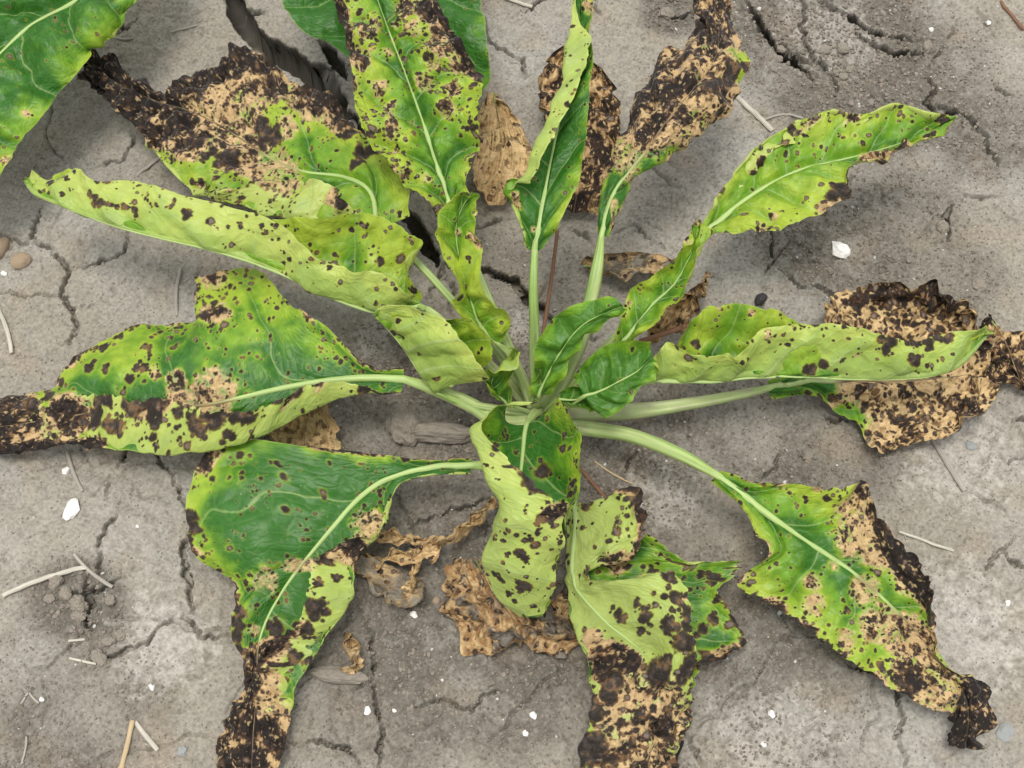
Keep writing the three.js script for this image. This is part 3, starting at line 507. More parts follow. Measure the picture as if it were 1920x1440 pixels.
// --- bottom leaf, folded over on itself
addLeaf(plant, {
  label: 'twisted leaf folded over on itself with large black blotches', relief: 0.6, edge: 1.5, m: 4, w: 12, yel: 0.24, dark: 0.6, under: 0.8, spots: 0.9, size: 1.5, greyish: 0.15, tatter: 0.03, veins: 5, up: [5, 0.8],
  pet: [[1030, 800, 2.2, 24], [1060, 850, 3.4, 22], [1074, 905, 4.6, 20]],
  nec: [[1250, 1178, 20, 1.3], [1280, 1200, 24, 1.2], [1292, 1175, 12, 1.2], [1205, 1160, 14, 1.5], [1205, 1148, 10, 1.8], [1185, 1135, 10, 1.6], [1160, 1165, 11, 1.4], [1150, 1155, 9, 1.4], [1270, 1120, 13, 1.5], [1255, 1085, 13, 1.3], [1110, 1200, 1130, 1260, 22, 1.5], [1140, 1225, 1180, 1240, 26, 1.7], [1230, 1260, 30, 1.5], [1290, 1270, 24, 1.2], [1150, 1055, 30, 0.95], [1140, 1290, 28, 1.2], [1200, 1340, 100, 1.05], [1240, 1360, 32, 1.9], [1190, 1420, 95, 1.0], [1110, 1330, 25, 1.8], [1100, 1400, 30, 1.7], [1360, 1110, 1395, 1210, 12, 1.6], [1340, 1235, 1395, 1215, 18, 1.1], [1390, 1060, 10, 1.4], [1320, 1245, 22, 1.1], [1330, 1160, 12, 1.6], [1310, 1170, 10, 1.6], [1335, 1085, 14, 1.3], [1180, 940, 8, 1.2], [1295, 1150, 14, 1.2]],
  rows: net([
    [1102, 955, 5, 1096, 958, 4.8, 1086, 962, 4.5, 1067, 958, 4.6, 1076, 946, 5, 1086, 943, 5.2, 1095, 946, 5.3],
    [1205, 992, 4.5, 1150, 1000, 4, 1100, 1010, 3.5, 1060, 1000, 3.8, 1078, 985, 4.6, 1118, 975, 5.6, 1184, 910, 7.4],
    [1282, 1036, 4, 1210, 1040, 3.5, 1120, 1060, 3, 1062, 1060, 3.5, 1072, 1060, 4.3, 1135, 1015, 5.9, 1207, 995, 7],
    [1340, 1044, 3.8, 1245, 1060, 3.3, 1135, 1085, 3, 1063, 1082, 3.4, 1076, 1082, 4.3, 1125, 1042, 5.5, 1180, 1056, 5.4],
    [1396, 1056, 3.6, 1280, 1082, 3.2, 1150, 1110, 3, 1064, 1105, 3.4, 1082, 1105, 4.3, 1088, 1090, 4.6, 1098, 1078, 4.7],
    [1358, 1106, 3.1, 1300, 1120, 2.4, 1160, 1150, 2.8, 1061, 1155, 3.2, 1108, 1137, 4.5, 1155, 1088, 6.8, 1228, 1058, 7.3],
    [1374, 1152, 3, 1312, 1162, 2.4, 1180, 1190, 2.6, 1080, 1198, 3, 1142, 1172, 4.6, 1222, 1118, 7.5, 1290, 1096, 7.6],
    [1399, 1214, 2.5, 1330, 1212, 2.2, 1200, 1222, 2.5, 1093, 1240, 2.8, 1182, 1203, 4.5, 1252, 1160, 7.2, 1300, 1170, 7.2],
    [1318, 1260, 2.1, 1282, 1250, 1.9, 1190, 1262, 2.4, 1101, 1272, 2.6, 1205, 1230, 4, 1262, 1216, 6.2, 1304, 1232, 6.4],
    [1304, 1300, 1.9, 1250, 1302, 1.7, 1180, 1312, 2.2, 1118, 1306, 2.5, 1190, 1282, 3.4, 1252, 1276, 5.1, 1302, 1284, 5],
    [1300, 1345, 2, 1250, 1352, 1.9, 1180, 1360, 1.8, 1107, 1352, 2.2, 1180, 1336, 2.9, 1242, 1336, 3.1, 1298, 1342, 2.5],
    [1280, 1402, 1.5, 1240, 1402, 1.4, 1180, 1406, 1.4, 1089, 1408, 1.6, 1178, 1400, 2.4, 1232, 1400, 2.4, 1276, 1402, 1.8],
    [1265, 1465, 1, 1230, 1462, 1, 1180, 1462, 1, 1082, 1462, 1.1, 1170, 1462, 1.7, 1220, 1462, 1.7, 1262, 1464, 1.2]]),
});
// --- large left leaf, lower half folded up
addLeaf(plant, {
  label: 'large leaf with its lower half folded up and a charred tip', relief: 0.5, edge: 1.5, curl: 0.0, wave: 0.5, crumple: 0.9, m: 2, w: 18, yel: 0.48, dark: 0.7, under: 0.72, spots: 1.1, size: 1.15, greyish: 0.2, tatter: 0.02, veins: 5, quilt: 0.8, up: [4, 1.2],
  pet: [[1000, 790, 2.6, 40], [940, 792, 3.6, 40], [880, 758, 4.8, 36], [815, 730, 5.6, 30]],
  nec: [[0, 800, 95, 1.25], [-60, 800, 120, 1.8], [0, 845, 180, 840, 18, 2], [60, 760, 18, 2], [130, 780, 42, 1.8], [170, 790, 24, 1.5], [185, 760, 18, 1.7], [240, 770, 24, 1.4], [280, 775, 22, 1.6], [285, 800, 12, 1.7], [330, 780, 14, 1.2], [365, 800, 20, 1.7], [370, 820, 14, 1.7], [400, 790, 26, 1.5], [450, 780, 22, 1.5], [420, 770, 330, 745, 20, 0.85], [400, 735, 50, 0.85], [330, 715, 24, 0.9], [290, 700, 16, 0.9], [430, 730, 22, 0.8], [265, 690, 12, 1.6], [272, 655, 11, 1.6], [200, 805, 22, 1.5], [425, 825, 16, 1.4], [510, 760, 545, 735, 13, 1.3], [395, 595, 420, 590, 20, 1.15], [350, 600, 390, 600, 9, 1.2], [170, 690, 11, 1.7], [198, 692, 10, 1.7], [112, 715, 11, 1.7], [90, 740, 14, 1.5], [215, 635, 270, 604, 7, 1.4], [145, 660, 200, 645, 7, 1.5], [560, 735, 10, 1.5], [690, 735, 740, 738, 9, 1.1], [325, 650, 9, 1.4], [320, 725, 12, .9]],
  rows: net([
    [757, 690, 6.4, 757, 702, 6.2, 757, 712, 6.0, 755, 722, 6.1, 752, 735, 6.2, 748, 736, 6.3],
    [690, 684, 6.6, 690, 697, 6.3, 690, 709, 6.2, 690, 722, 6.1, 690, 740, 6.3, 690, 728, 7.0],
    [612, 612, 6.9, 618, 665, 6.6, 615, 714, 6.3, 608, 736, 6.0, 595, 765, 6.0, 612, 716, 7.6],
    [532, 556, 6.8, 545, 640, 6.8, 532, 727, 6.3, 520, 768, 5.8, 505, 812, 5.7, 545, 738, 7.8],
    [476, 497, 6.2, 480, 620, 6.8, 462, 743, 6.2, 450, 788, 5.5, 425, 843, 5.4, 480, 768, 7.7],
    [366, 522, 5.4, 400, 640, 6.5, 396, 758, 6.0, 385, 802, 5.2, 340, 853, 5.0, 402, 770, 7.4],
    [382, 598, 5.0, 330, 672, 6.1, 322, 765, 5.6, 312, 812, 4.8, 268, 851, 4.6, 318, 748, 7.0],
    [268, 604, 4.6, 258, 682, 5.6, 252, 768, 5.1, 242, 812, 4.4, 214, 846, 4.2, 240, 746, 6.4],
    [150, 657, 4.0, 182, 702, 4.9, 192, 770, 4.5, 184, 808, 3.8, 172, 836, 3.6, 190, 736, 5.6],
    [94, 722, 3.4, 118, 742, 4.2, 134, 780, 3.8, 132, 808, 3.2, 125, 833, 2.9, 142, 745, 4.6],
    [58, 742, 2.6, 64, 756, 3.4, 70, 790, 3.0, 70, 820, 2.4, 64, 845, 2.2, 82, 765, 3.6],
    [-5, 750, 2.0, -2, 770, 2.8, 0, 800, 2.6, 0, 830, 1.9, -4, 852, 1.6, 12, 785, 2.9],
    [-70, 775, 1.4, -70, 785, 2.0, -70, 805, 2.0, -70, 825, 1.5, -70, 840, 1.2, -60, 800, 2.1]]),
});
// --- upper left dying leaf
addLeaf(plant, {
  label: 'half dead leaf with a black shrivelled upper margin and tip', edge: 1.6, curl: 0.3, m: 2, w: 12, yel: 0.65, dark: 0.35, under: 0.75, spots: 1.5, size: 1.1, greyish: 0.25, tatter: 0.05, veins: 5, crumple: 1.4, up: [4, 1.5],
  pet: [[990, 745, 2.6, 22], [930, 660, 5, 20], [800, 510, 7.6, 18]],
  nec: [[150, 110, 250, 190, 60, 2], [250, 190, 320, 230, 52, 1.75], [330, 180, 400, 140, 40, 1.8], [440, 120, 55, 1.75], [500, 150, 60, 1.35], [590, 190, 50, 1.7], [640, 220, 40, 1.7], [420, 200, 62, 1.05], [360, 250, 60, 1.25], [300, 250, 32, 1.6], [450, 260, 70, 0.95], [430, 300, 30, 1.6], [430, 300, 480, 320, 25, 1.0], [520, 330, 55, 0.72], [540, 250, 25, 0.8], [390, 300, 12, 1.5], [375, 270, 18, 1.5], [680, 300, 25, 1.2], [500, 260, 30, 1.0], [650, 260, 18, 1.0], [365, 345, 410, 350, 9, 1.2], [545, 345, 9, 1.4]],
  rows: net([
    [768, 408, 8.0, 738, 418, 8.2, 708, 430, 8.3, 690, 432, 8.2, 670, 434, 8.0, 676, 430, 8.2],
    [757, 350, 7.6, 725, 352, 7.9, 694, 360, 8.0, 668, 388, 7.8, 640, 420, 7.4, 655, 385, 8.4],
    [694, 272, 7.0, 668, 300, 7.4, 645, 332, 7.6, 605, 372, 7.2, 562, 416, 6.8, 602, 338, 8.3],
    [642, 214, 6.4, 607, 265, 7.0, 572, 322, 7.0, 520, 358, 6.6, 470, 396, 6.2, 522, 338, 7.7],
    [572, 162, 5.9, 542, 228, 6.5, 512, 299, 6.4, 450, 332, 6.1, 392, 372, 5.6, 432, 350, 6.8],
    [492, 107, 5.4, 476, 182, 6.0, 456, 263, 5.9, 400, 302, 5.7, 350, 350, 4.9, 366, 350, 5.8],
    [438, 104, 5.0, 420, 168, 5.4, 400, 229, 5.3, 352, 272, 5.2, 316, 316, 4.4, 322, 312, 4.9],
    [378, 150, 4.4, 364, 180, 4.8, 350, 206, 4.8, 312, 245, 4.7, 280, 268, 4.0, 284, 262, 4.4],
    [312, 178, 4.0, 306, 184, 4.3, 300, 192, 4.4, 266, 216, 4.2, 246, 226, 3.6, 248, 222, 3.9],
    [255, 148, 3.6, 247, 156, 4.0, 238, 166, 4.0, 224, 180, 3.9, 210, 191, 3.4, 212, 188, 3.6],
    [205, 114, 3.2, 198, 124, 3.5, 190, 136, 3.5, 182, 146, 3.4, 174, 158, 3.0, 176, 155, 3.1],
    [158, 108, 2.8, 157, 110, 2.9, 156, 113, 2.9, 155, 116, 2.9, 154, 119, 2.8, 155, 118, 2.8]]),
});
// --- upper leaf, heavily spotted
addLeaf(plant, {
  label: 'broad upper leaf thick with dark spots either side of its midrib', edge: 1.0, relief: 0.9, hs: 0.85, m: 2, w: 14, yel: 0.66, dark: 0.35, spots: 2.0, size: 1.05, greyish: 0.3, tatter: 0.04, veins: 7, quilt: 1.5, black: 0.5,
  pet: [[1000, 750, 3, 26], [975, 700, 5.4, 26], [945, 630, 7.8, 24], [895, 510, 10, 18], [862, 430, 11, 16]],
  nec: [[800, 20, 830, 60, 28, 1.2], [850, 60, 900, 140, 24, 1.75], [830, 90, 35, 0.9], [760, 20, 25, 0.85], [745, 50, 12, .8], [640, 30, 655, 110, 18, 1.2], [670, 110, 32, 0.85], [680, 130, 20, 0.9], [730, 210, 735, 260, 14, 0.75], [800, 160, 20, 0.8], [850, 175, 18, 0.9], [840, 210, 18, 0.85], [885, 250, 12, 1.0], [760, 330, 12, 0.8], [690, 60, 25, .65], [710, 170, 18, .75], [860, 130, 20, .9], [780, 60, 18, .8], [895, 160, 14, 1.3], [800, 340, 15, 0.7], [740, 290, 12, .7], [725, 105, 15, .6], [815, 120, 20, .7]],
  rows: net([
    [822, 412, 11.2, 832, 400, 11.4, 844, 388, 11.6, 856, 380, 11.4, 868, 370, 11.2],
    [775, 366, 11.8, 800, 350, 11.8, 828, 336, 11.8, 850, 338, 11.9, 876, 337, 12.0],
    [725, 310, 12.4, 765, 300, 12.3, 811, 286, 12.1, 852, 286, 12.5, 898, 290, 12.8],
    [686, 270, 12.9, 735, 255, 12.8, 795, 235, 12.4, 850, 236, 13.0, 908, 235, 13.4],
    [665, 215, 13.3, 715, 200, 13.2, 776, 182, 12.7, 842, 182, 13.4, 908, 190, 13.8],
    [660, 150, 13.6, 705, 140, 13.5, 757, 130, 12.9, 830, 134, 13.7, 914, 160, 14.0],
    [650, 95, 13.8, 690, 86, 13.7, 736, 76, 13.1, 802, 84, 13.9, 878, 104, 14.2],
    [636, 45, 13.9, 675, 36, 13.8, 718, 28, 13.2, 776, 40, 14.0, 848, 56, 14.3],
    [619, -5, 13.9, 660, -12, 13.8, 702, -20, 13.3, 758, -5, 14.0, 816, 4, 14.3],
    [620, -60, 13.8, 650, -70, 13.7, 688, -76, 13.4, 730, -66, 13.9, 775, -55, 14.1],
    [668, -125, 13.6, 672, -128, 13.6, 678, -132, 13.5, 690, -126, 13.6, 700, -118, 13.7]]),
});
// --- rolled brown leaf at the top
addLeaf(plant, {
  label: 'rolled leaf turned dark brown and straw above its pale petiole', ruffle: 0.5, ragged: 0.006, relief: 0.7, edge: 1.5, curl: -0.5, hs: 0.75, ridge: 1, m: 2, w: 12, yel: 0.4, dark: 0.6, spots: 1.2, tatter: 0.03, crumple: 0.8, under: 0.3, black: 0.0, up: [4, 2],
  pet: [[1020, 765, 3, 40], [1050, 720, 5, 38], [1085, 650, 7.5, 34], [1106, 570, 9.6, 32], [1120, 500, 11.2, 27]],
  nec: [[1330, 30, 90, 1.35], [1300, 110, 80, 1.2], [1250, 170, 75, 1.35], [1215, 235, 60, 1.35], [1260, 230, 32, 1.3], [1170, 290, 40, 0.8], [1345, 190, 55, 1.3], [1290, 235, 40, 1.0], [1370, 140, 25, 2], [1330, 160, 22, 1.9], [1390, 130, 12, 1.9], [1300, 245, 25, 0.9], [1180, 330, 20, 0.6], [1150, 380, 1150, 420, 8, .7], [1270, 260, 16, .9]],  // dead tissue, with shading of the roll's sides painted into right patch and margins
  rows: net([
    [1119, 440, 12.2, 1123, 440, 12.4, 1128, 440, 12.6, 1134, 442, 12.4, 1142, 446, 12.2],
    [1133, 350, 13.2, 1140, 358, 13.7, 1148, 368, 14.0, 1157, 384, 13.6, 1167, 390, 13.2],
    [1150, 290, 13.4, 1168, 308, 14.4, 1180, 322, 14.6, 1192, 330, 14.2, 1204, 326, 13.4],
    [1172, 235, 13.4, 1195, 258, 14.9, 1216, 278, 15.2, 1236, 290, 14.6, 1252, 288, 13.4],
    [1190, 180, 13.2, 1220, 208, 15.2, 1246, 233, 15.7, 1272, 250, 14.9, 1294, 256, 13.4],
    [1227, 122, 12.8, 1255, 153, 15.2, 1282, 188, 15.9, 1307, 220, 15.0, 1332, 239, 13.2],
    [1280, 74, 12.4, 1300, 104, 15.0, 1322, 140, 15.7, 1346, 168, 14.9, 1378, 184, 13.4],
    [1308, 40, 12.0, 1330, 64, 14.4, 1347, 90, 15.0, 1366, 114, 14.6, 1400, 126, 13.6],
    [1300, 4, 11.6, 1325, 20, 13.4, 1345, 36, 14.0, 1364, 58, 13.6, 1386, 84, 12.6],
    [1296, -36, 11.2, 1318, -26, 12.4, 1335, -20, 12.8, 1350, -10, 12.5, 1366, 4, 11.8]]),
});
// --- upright leaf in the middle of the top
addLeaf(plant, {
  label: 'narrow upright green leaf with one edge rolled in', relief: 0.6, hs: 0.85, curl: 0, m: 3, w: 15, yel: 0.4, dark: 0.6, under: 0.7, spots: 0.6, size: 0.85, tatter: 0.012, greyish: 0.45, veins: 6, up: [4, 3.8],
  pet: [[1008, 760, 3, 24], [1003, 700, 5.6, 24], [1002, 620, 8.6, 23], [1000, 540, 11.2, 20]],
  nec: [[965, 360, 970, 390, 8, 0.9], [1110, 20, 14, 0.8], [1060, 200, 6, 1.2], [1000, 430, 7, .9]],
  rows: net([
    [990, 466, 13.2, 988, 467, 13.2, 995, 469, 13.1, 1003, 471, 13.0, 1010, 469, 13.1, 1018, 466, 13.2],
    [966, 405, 14.6, 970, 411, 14.4, 989, 424, 14.1, 1009, 436, 13.9, 1026, 430, 14.2, 1046, 424, 14.6],
    [958, 348, 15.9, 955, 362, 15.6, 984, 378, 15.0, 1017, 386, 14.7, 1046, 380, 15.1, 1074, 370, 15.6],
    [992, 346, 17.2, 966, 338, 16.8, 998, 336, 15.8, 1027, 332, 15.5, 1061, 326, 16.0, 1094, 317, 16.6],
    [1012, 308, 18.2, 992, 295, 17.6, 1014, 290, 16.6, 1037, 281, 16.3, 1070, 275, 16.9, 1099, 264, 17.4],
    [1042, 248, 19.0, 1012, 245, 18.4, 1029, 244, 17.4, 1046, 236, 17.1, 1076, 229, 17.7, 1103, 214, 18.2],
    [1078, 184, 19.7, 1034, 200, 19.0, 1045, 196, 18.1, 1059, 190, 17.8, 1084, 184, 18.4, 1107, 168, 18.9],
    [1098, 120, 20.1, 1051, 150, 19.4, 1060, 150, 18.6, 1075, 142, 18.3, 1096, 135, 18.9, 1110, 122, 19.4],
    [1110, 70, 20.4, 1062, 92, 19.8, 1068, 92, 19.0, 1080, 92, 18.7, 1098, 85, 19.3, 1114, 74, 19.8],
    [1086, 40, 20.2, 1067, 38, 19.9, 1075, 37, 19.2, 1089, 36, 18.9, 1106, 32, 19.5, 1119, 30, 20.0],
    [1072, -20, 20.0, 1070, -22, 19.8, 1078, -22, 19.2, 1090, -22, 19.0, 1105, -18, 19.4, 1116, -12, 19.8]]),
});
// --- right upper leaf
addLeaf(plant, {
  label: 'long boat shaped leaf with browned edges pointing away from the crown', edge: 1.5, relief: 0.6, hs: 0.62, m: 3, w: 15, yel: 0.78, dark: 0.2, under: 0.7, spots: 0.8, size: 1.2, greyish: 0.5, tatter: 0.03, veins: 6, quilt: 1.5, up: [4, 2.6],
  pet: [[1040, 765, 2.6, 26], [1110, 680, 5.4, 26], [1200, 585, 8.4, 22], [1275, 490, 10.4, 18]],
  nec: [[1575, 365, 26, 1.0], [1540, 390, 1580, 380, 12, .9], [1620, 300, 1700, 285, 13, 1.0], [1740, 260, 12, 1.0], [1600, 220, 16, 0.9], [1560, 350, 10, .8], [1500, 250, 1530, 225, 9, .8], [1760, 225, 14, 1.3], [1650, 300, 10, 1.0], [1430, 430, 14, .7], [1450, 410, 10, .7], [1345, 370, 10, .6]],
  rows: net([
    [1319, 426, 11.6, 1316, 420, 11.6, 1317, 430, 11.4, 1319, 440, 11.3, 1323, 446, 11.4, 1327, 450, 11.5],
    [1352, 376, 13.0, 1340, 364, 12.8, 1354, 381, 12.2, 1371, 396, 12.0, 1386, 416, 12.3, 1401, 438, 12.6],
    [1412, 330, 14.2, 1376, 314, 13.8, 1396, 336, 12.9, 1420, 359, 12.6, 1441, 396, 13.0, 1470, 436, 13.4],
    [1442, 284, 15.0, 1424, 266, 14.6, 1441, 300, 13.6, 1466, 333, 13.1, 1491, 375, 13.5, 1527, 406, 13.8],
    [1506, 252, 15.6, 1484, 231, 15.2, 1500, 270, 14.1, 1516, 313, 13.6, 1546, 346, 13.9, 1594, 378, 14.0],
    [1562, 226, 16.0, 1556, 203, 15.6, 1561, 250, 14.6, 1562, 303, 14.0, 1582, 326, 14.2, 1596, 336, 14.6],
    [1612, 226, 16.2, 1612, 213, 15.9, 1616, 250, 15.0, 1616, 290, 14.4, 1630, 306, 14.6, 1652, 308, 15.2],
    [1672, 205, 16.4, 1676, 192, 16.2, 1680, 230, 15.3, 1681, 271, 14.8, 1692, 283, 15.0, 1702, 285, 15.6],
    [1736, 220, 16.4, 1741, 207, 16.3, 1741, 230, 15.6, 1741, 248, 15.2, 1746, 258, 15.3, 1753, 265, 15.8],
    [1778, 222, 16.2, 1779, 213, 16.1, 1786, 217, 15.8, 1792, 222, 15.6, 1791, 230, 15.7, 1787, 240, 15.9]]),
});
// --- long left leaf, folded along its keel
addLeaf(plant, {
  label: 'long yellow green leaf folded along its keel', relief: 0.7, curl: 0.4, hs: 0.82, m: 2, w: 15, yel: 0.75, dark: 0.3, under: 0.55, spots: 0.62, size: 1.25, greyish: 0.35, tatter: 0.008, veins: 7, up: [3, 1], wave: 1.3,
  pet: [[985, 755, 3, 26], [940, 705, 5.4, 25], [870, 640, 8, 22], [815, 590, 9.6, 18]],
  nec: [[165, 365, 175, 385, 9, 1.1], [175, 385, 245, 392, 9, 1.05], [178, 345, 7, 1.3], [200, 338, 9, 1.2], [82, 335, 9, 1.2], [70, 365, 8, 1.3], [117, 335, 6, 1.3], [318, 383, 8, 1.2], [350, 400, 10, 1.2], [248, 405, 8, 1.2], [612, 510, 6, 1.2], [770, 450, 8, .9], [778, 545, 9, 1.1]],
  rows: net([
    [793, 556, 10, 790, 562, 9.8, 786, 571, 9.7, 786, 565, 9.9, 789, 556, 10.1],
    [780, 512, 11.4, 767, 546, 10, 746, 586, 9.6, 752, 570, 10.4, 768, 552, 11.2],
    [798, 455, 12.4, 746, 512, 10.4, 692, 582, 9.8, 702, 550, 11.4, 718, 512, 12.4],
    [756, 424, 13, 692, 490, 10.8, 632, 560, 10, 642, 535, 11.7, 652, 507, 12.8],
    [692, 397, 13.4, 637, 462, 11.2, 582, 537, 10.3, 592, 511, 11.8, 608, 493, 12.6],
    [592, 401, 13.4, 557, 452, 11.6, 522, 510, 10.7, 537, 476, 12.4, 562, 453, 13.2],
    [522, 414, 11.6, 492, 442, 10.8, 452, 485, 10.9, 476, 446, 12.8, 512, 414, 13.8],
    [442, 398, 11.2, 407, 430, 10.8, 382, 465, 11.1, 402, 421, 12.8, 432, 384, 13.6],
    [332, 372, 10.9, 317, 400, 10.8, 302, 447, 11.2, 307, 400, 12.6, 322, 357, 13.2],
    [246, 354, 10.6, 234, 388, 10.6, 222, 426, 11.2, 232, 380, 12.4, 252, 334, 12.9],
    [182, 364, 10.2, 166, 378, 10.4, 152, 401, 11.1, 166, 362, 12.1, 180, 338, 12.6],
    [142, 332, 10, 116, 356, 10.2, 96, 379, 11, 116, 345, 11.9, 142, 312, 12.4],
    [88, 348, 9.7, 76, 352, 10, 62, 363, 10.9, 74, 347, 11.5, 94, 328, 11.9],
    [46, 334, 11.1, 45, 336, 11, 44, 339, 11, 44, 335, 11.1, 46, 331, 11.3]]),
});
// --- right leaf folded along its keel
addLeaf(plant, {
  label: 'long green leaf folded up along its keel above the shrivelled leaf', relief: 0.7, edge: 0.5, curl: 0.4, m: 2, w: 14, yel: 0.58, dark: 0.45, under: 0.5, spots: 0.55, size: 1.1, greyish: 0.2, tatter: 0.01, veins: 7, up: [3, 1],
  pet: [[1030, 775, 2.8, 24], [1080, 752, 4.4, 20], [1150, 732, 5.8, 17]],
  nec: [[1655, 640, 1670, 660, 14, 1.3], [1715, 680, 14, 1.2], [1700, 650, 1790, 640, 11, 1.3], [1505, 693, 1545, 695, 11, 1.15], [1750, 655, 10, 1.0], [1500, 605, 1535, 600, 8, 1.3], [1300, 645, 10, 1.3], [1610, 672, 8, .9], [1440, 630, 10, .9], [1410, 585, 9, .9]],
  rows: net([
    [1224, 702, 6.6, 1220, 708, 6.4, 1214, 717, 6.3, 1215, 708, 6.5, 1220, 692, 7.2],
    [1282, 612, 8.6, 1276, 660, 7, 1272, 715, 6.4, 1262, 690, 7.6, 1248, 645, 8.7],
    [1325, 573, 9.6, 1326, 640, 7.4, 1332, 715, 6.6, 1322, 692, 7.8, 1302, 664, 8.6],
    [1390, 566, 10.2, 1391, 640, 7.9, 1392, 708, 6.9, 1387, 695, 8.1, 1380, 682, 8.9],
    [1452, 580, 10.2, 1451, 650, 8.1, 1452, 706, 7.1, 1442, 662, 8.6, 1426, 620, 9.7],
    [1502, 606, 9.6, 1512, 660, 8.1, 1522, 708, 7.1, 1512, 660, 8.7, 1502, 612, 9.9],
    [1582, 624, 7.6, 1592, 662, 6.9, 1602, 711, 7, 1592, 660, 8.7, 1582, 608, 9.9],
    [1662, 648, 7.1, 1672, 676, 6.7, 1682, 711, 7, 1672, 670, 8.5, 1662, 630, 9.5],
    [1727, 662, 6.9, 1736, 681, 6.7, 1744, 706, 7.2, 1732, 672, 8.3, 1722, 641, 9],
    [1792, 648, 7, 1796, 662, 6.9, 1802, 685, 7.5, 1796, 655, 8.3, 1790, 625, 9],
    [1855, 616, 8.6, 1856, 619, 8.5, 1858, 622, 8.4, 1855, 618, 8.6, 1852, 613, 8.9]]),
});
// --- inner right leaf, standing
addLeaf(plant, {
  label: 'short standing green leaf with a yellowed outer edge', relief: 0.7, hs: 0.75, curl: 0, m: 2, w: 10, yel: 0.75, dark: 0.2, spots: 0.8, size: 0.9, tatter: 0.02, veins: 5, greyish: 0.3, up: [2, 1],
  pet: [[1035, 768, 2.8, 22], [1080, 715, 5.4, 20], [1130, 672, 7.4, 16]],
  nec: [[1285, 450, 8, .8], [1180, 570, 8, .8], [1300, 415, 8, .9]],
  rows: net([
    [1150, 640, 8.6, 1158, 641, 8.7, 1167, 643, 8.7, 1180, 641, 8.8, 1194, 634, 9.0],
    [1164, 592, 9.6, 1180, 600, 9.3, 1196, 606, 9.3, 1207, 610, 9.7, 1217, 613, 10.4],
    [1184, 542, 10.8, 1205, 558, 10.3, 1226, 568, 10.1, 1246, 574, 10.7, 1263, 574, 11.6],
    [1227, 512, 12.0, 1245, 523, 11.3, 1263, 534, 11.0, 1284, 540, 11.8, 1298, 530, 12.8],
    [1259, 480, 13.0, 1272, 488, 12.3, 1286, 495, 12.0, 1306, 500, 12.8, 1318, 488, 13.8],
    [1284, 448, 13.8, 1293, 453, 13.3, 1303, 457, 13.0, 1318, 460, 13.6, 1328, 446, 14.4],
    [1298, 408, 14.6, 1303, 411, 14.4, 1309, 412, 14.2, 1315, 412, 14.4, 1320, 417, 14.7]]),
});
// --- cupped leaf in front of the crown
addLeaf(plant, {
  label: 'cupped leaf drooping in front of the crown with pale underside showing', relief: 0.6, curl: 0.3, m: 2, w: 11, yel: 0.5, dark: 0.5, under: 0.75, spots: 0.75, size: 1.35, greyish: 0.1, tatter: 0.02, veins: 5, up: [2, 1.4], wave: 0.7, quilt: 0.7,
  pet: [[1012, 770, 2.8, 24], [1002, 775, 5.5, 22]],
  nec: [[1000, 900, 28, 1.05], [1030, 965, 1050, 955, 18, 1.5], [1015, 980, 12, 1.5], [985, 1020, 1000, 1025, 11, 1.5], [975, 1045, 12, 1.5], [980, 1108, 15, 1.5], [925, 1080, 935, 1095, 7, 1.5], [952, 1122, 7, 1.4], [920, 1012, 6, 1.3], [1065, 905, 8, 1.1], [925, 840, 8, 1.2], [960, 870, 9, 1.1], [1045, 1075, 7, 1.0], [945, 1048, 6, 1.4]],
  rows: net([
    [1048, 740, 11.8, 1030, 770, 9.6, 988, 796, 8.0, 950, 790, 9.0, 955, 756, 11.2, 1010, 752, 12.0],
    [1078, 780, 12.2, 1045, 812, 10.0, 983, 822, 8.2, 938, 820, 9.2, 912, 785, 11.2, 925, 766, 12.0],
    [1092, 838, 12.2, 1052, 852, 10.2, 980, 852, 8.6, 922, 842, 9.6, 886, 806, 11.6, 908, 806, 12.4],
    [1086, 900, 11.8, 1052, 902, 10.1, 975, 892, 9.0, 920, 882, 10.2, 894, 850, 12.1, 962, 868, 12.8],
    [1077, 950, 11.2, 1050, 950, 10.0, 964, 932, 9.4, 926, 926, 10.8, 926, 912, 12.2, 1022, 924, 12.8],
    [1064, 1000, 10.2, 1040, 992, 9.2, 934, 986, 9.3, 938, 970, 11.6, 992, 960, 12.5, 1056, 962, 12.2],
    [1052, 1040, 8.8, 1000, 1040, 8.0, 906, 1041, 9.0, 950, 1020, 10.7, 1002, 1010, 11.3, 1060, 1012, 10.7],
    [1044, 1082, 7.4, 990, 1090, 7.0, 911, 1072, 8.0, 952, 1070, 9.3, 1002, 1066, 9.7, 1050, 1064, 9.2],
    [1032, 1130, 6.2, 990, 1130, 6.0, 934, 1122, 6.6, 966, 1120, 7.5, 1002, 1116, 7.8, 1037, 1112, 7.4],
    [1018, 1154, 5.5, 1002, 1157, 5.4, 976, 1156, 5.6, 986, 1153, 5.9, 1002, 1151, 6.0, 1022, 1148, 5.8]]),
});
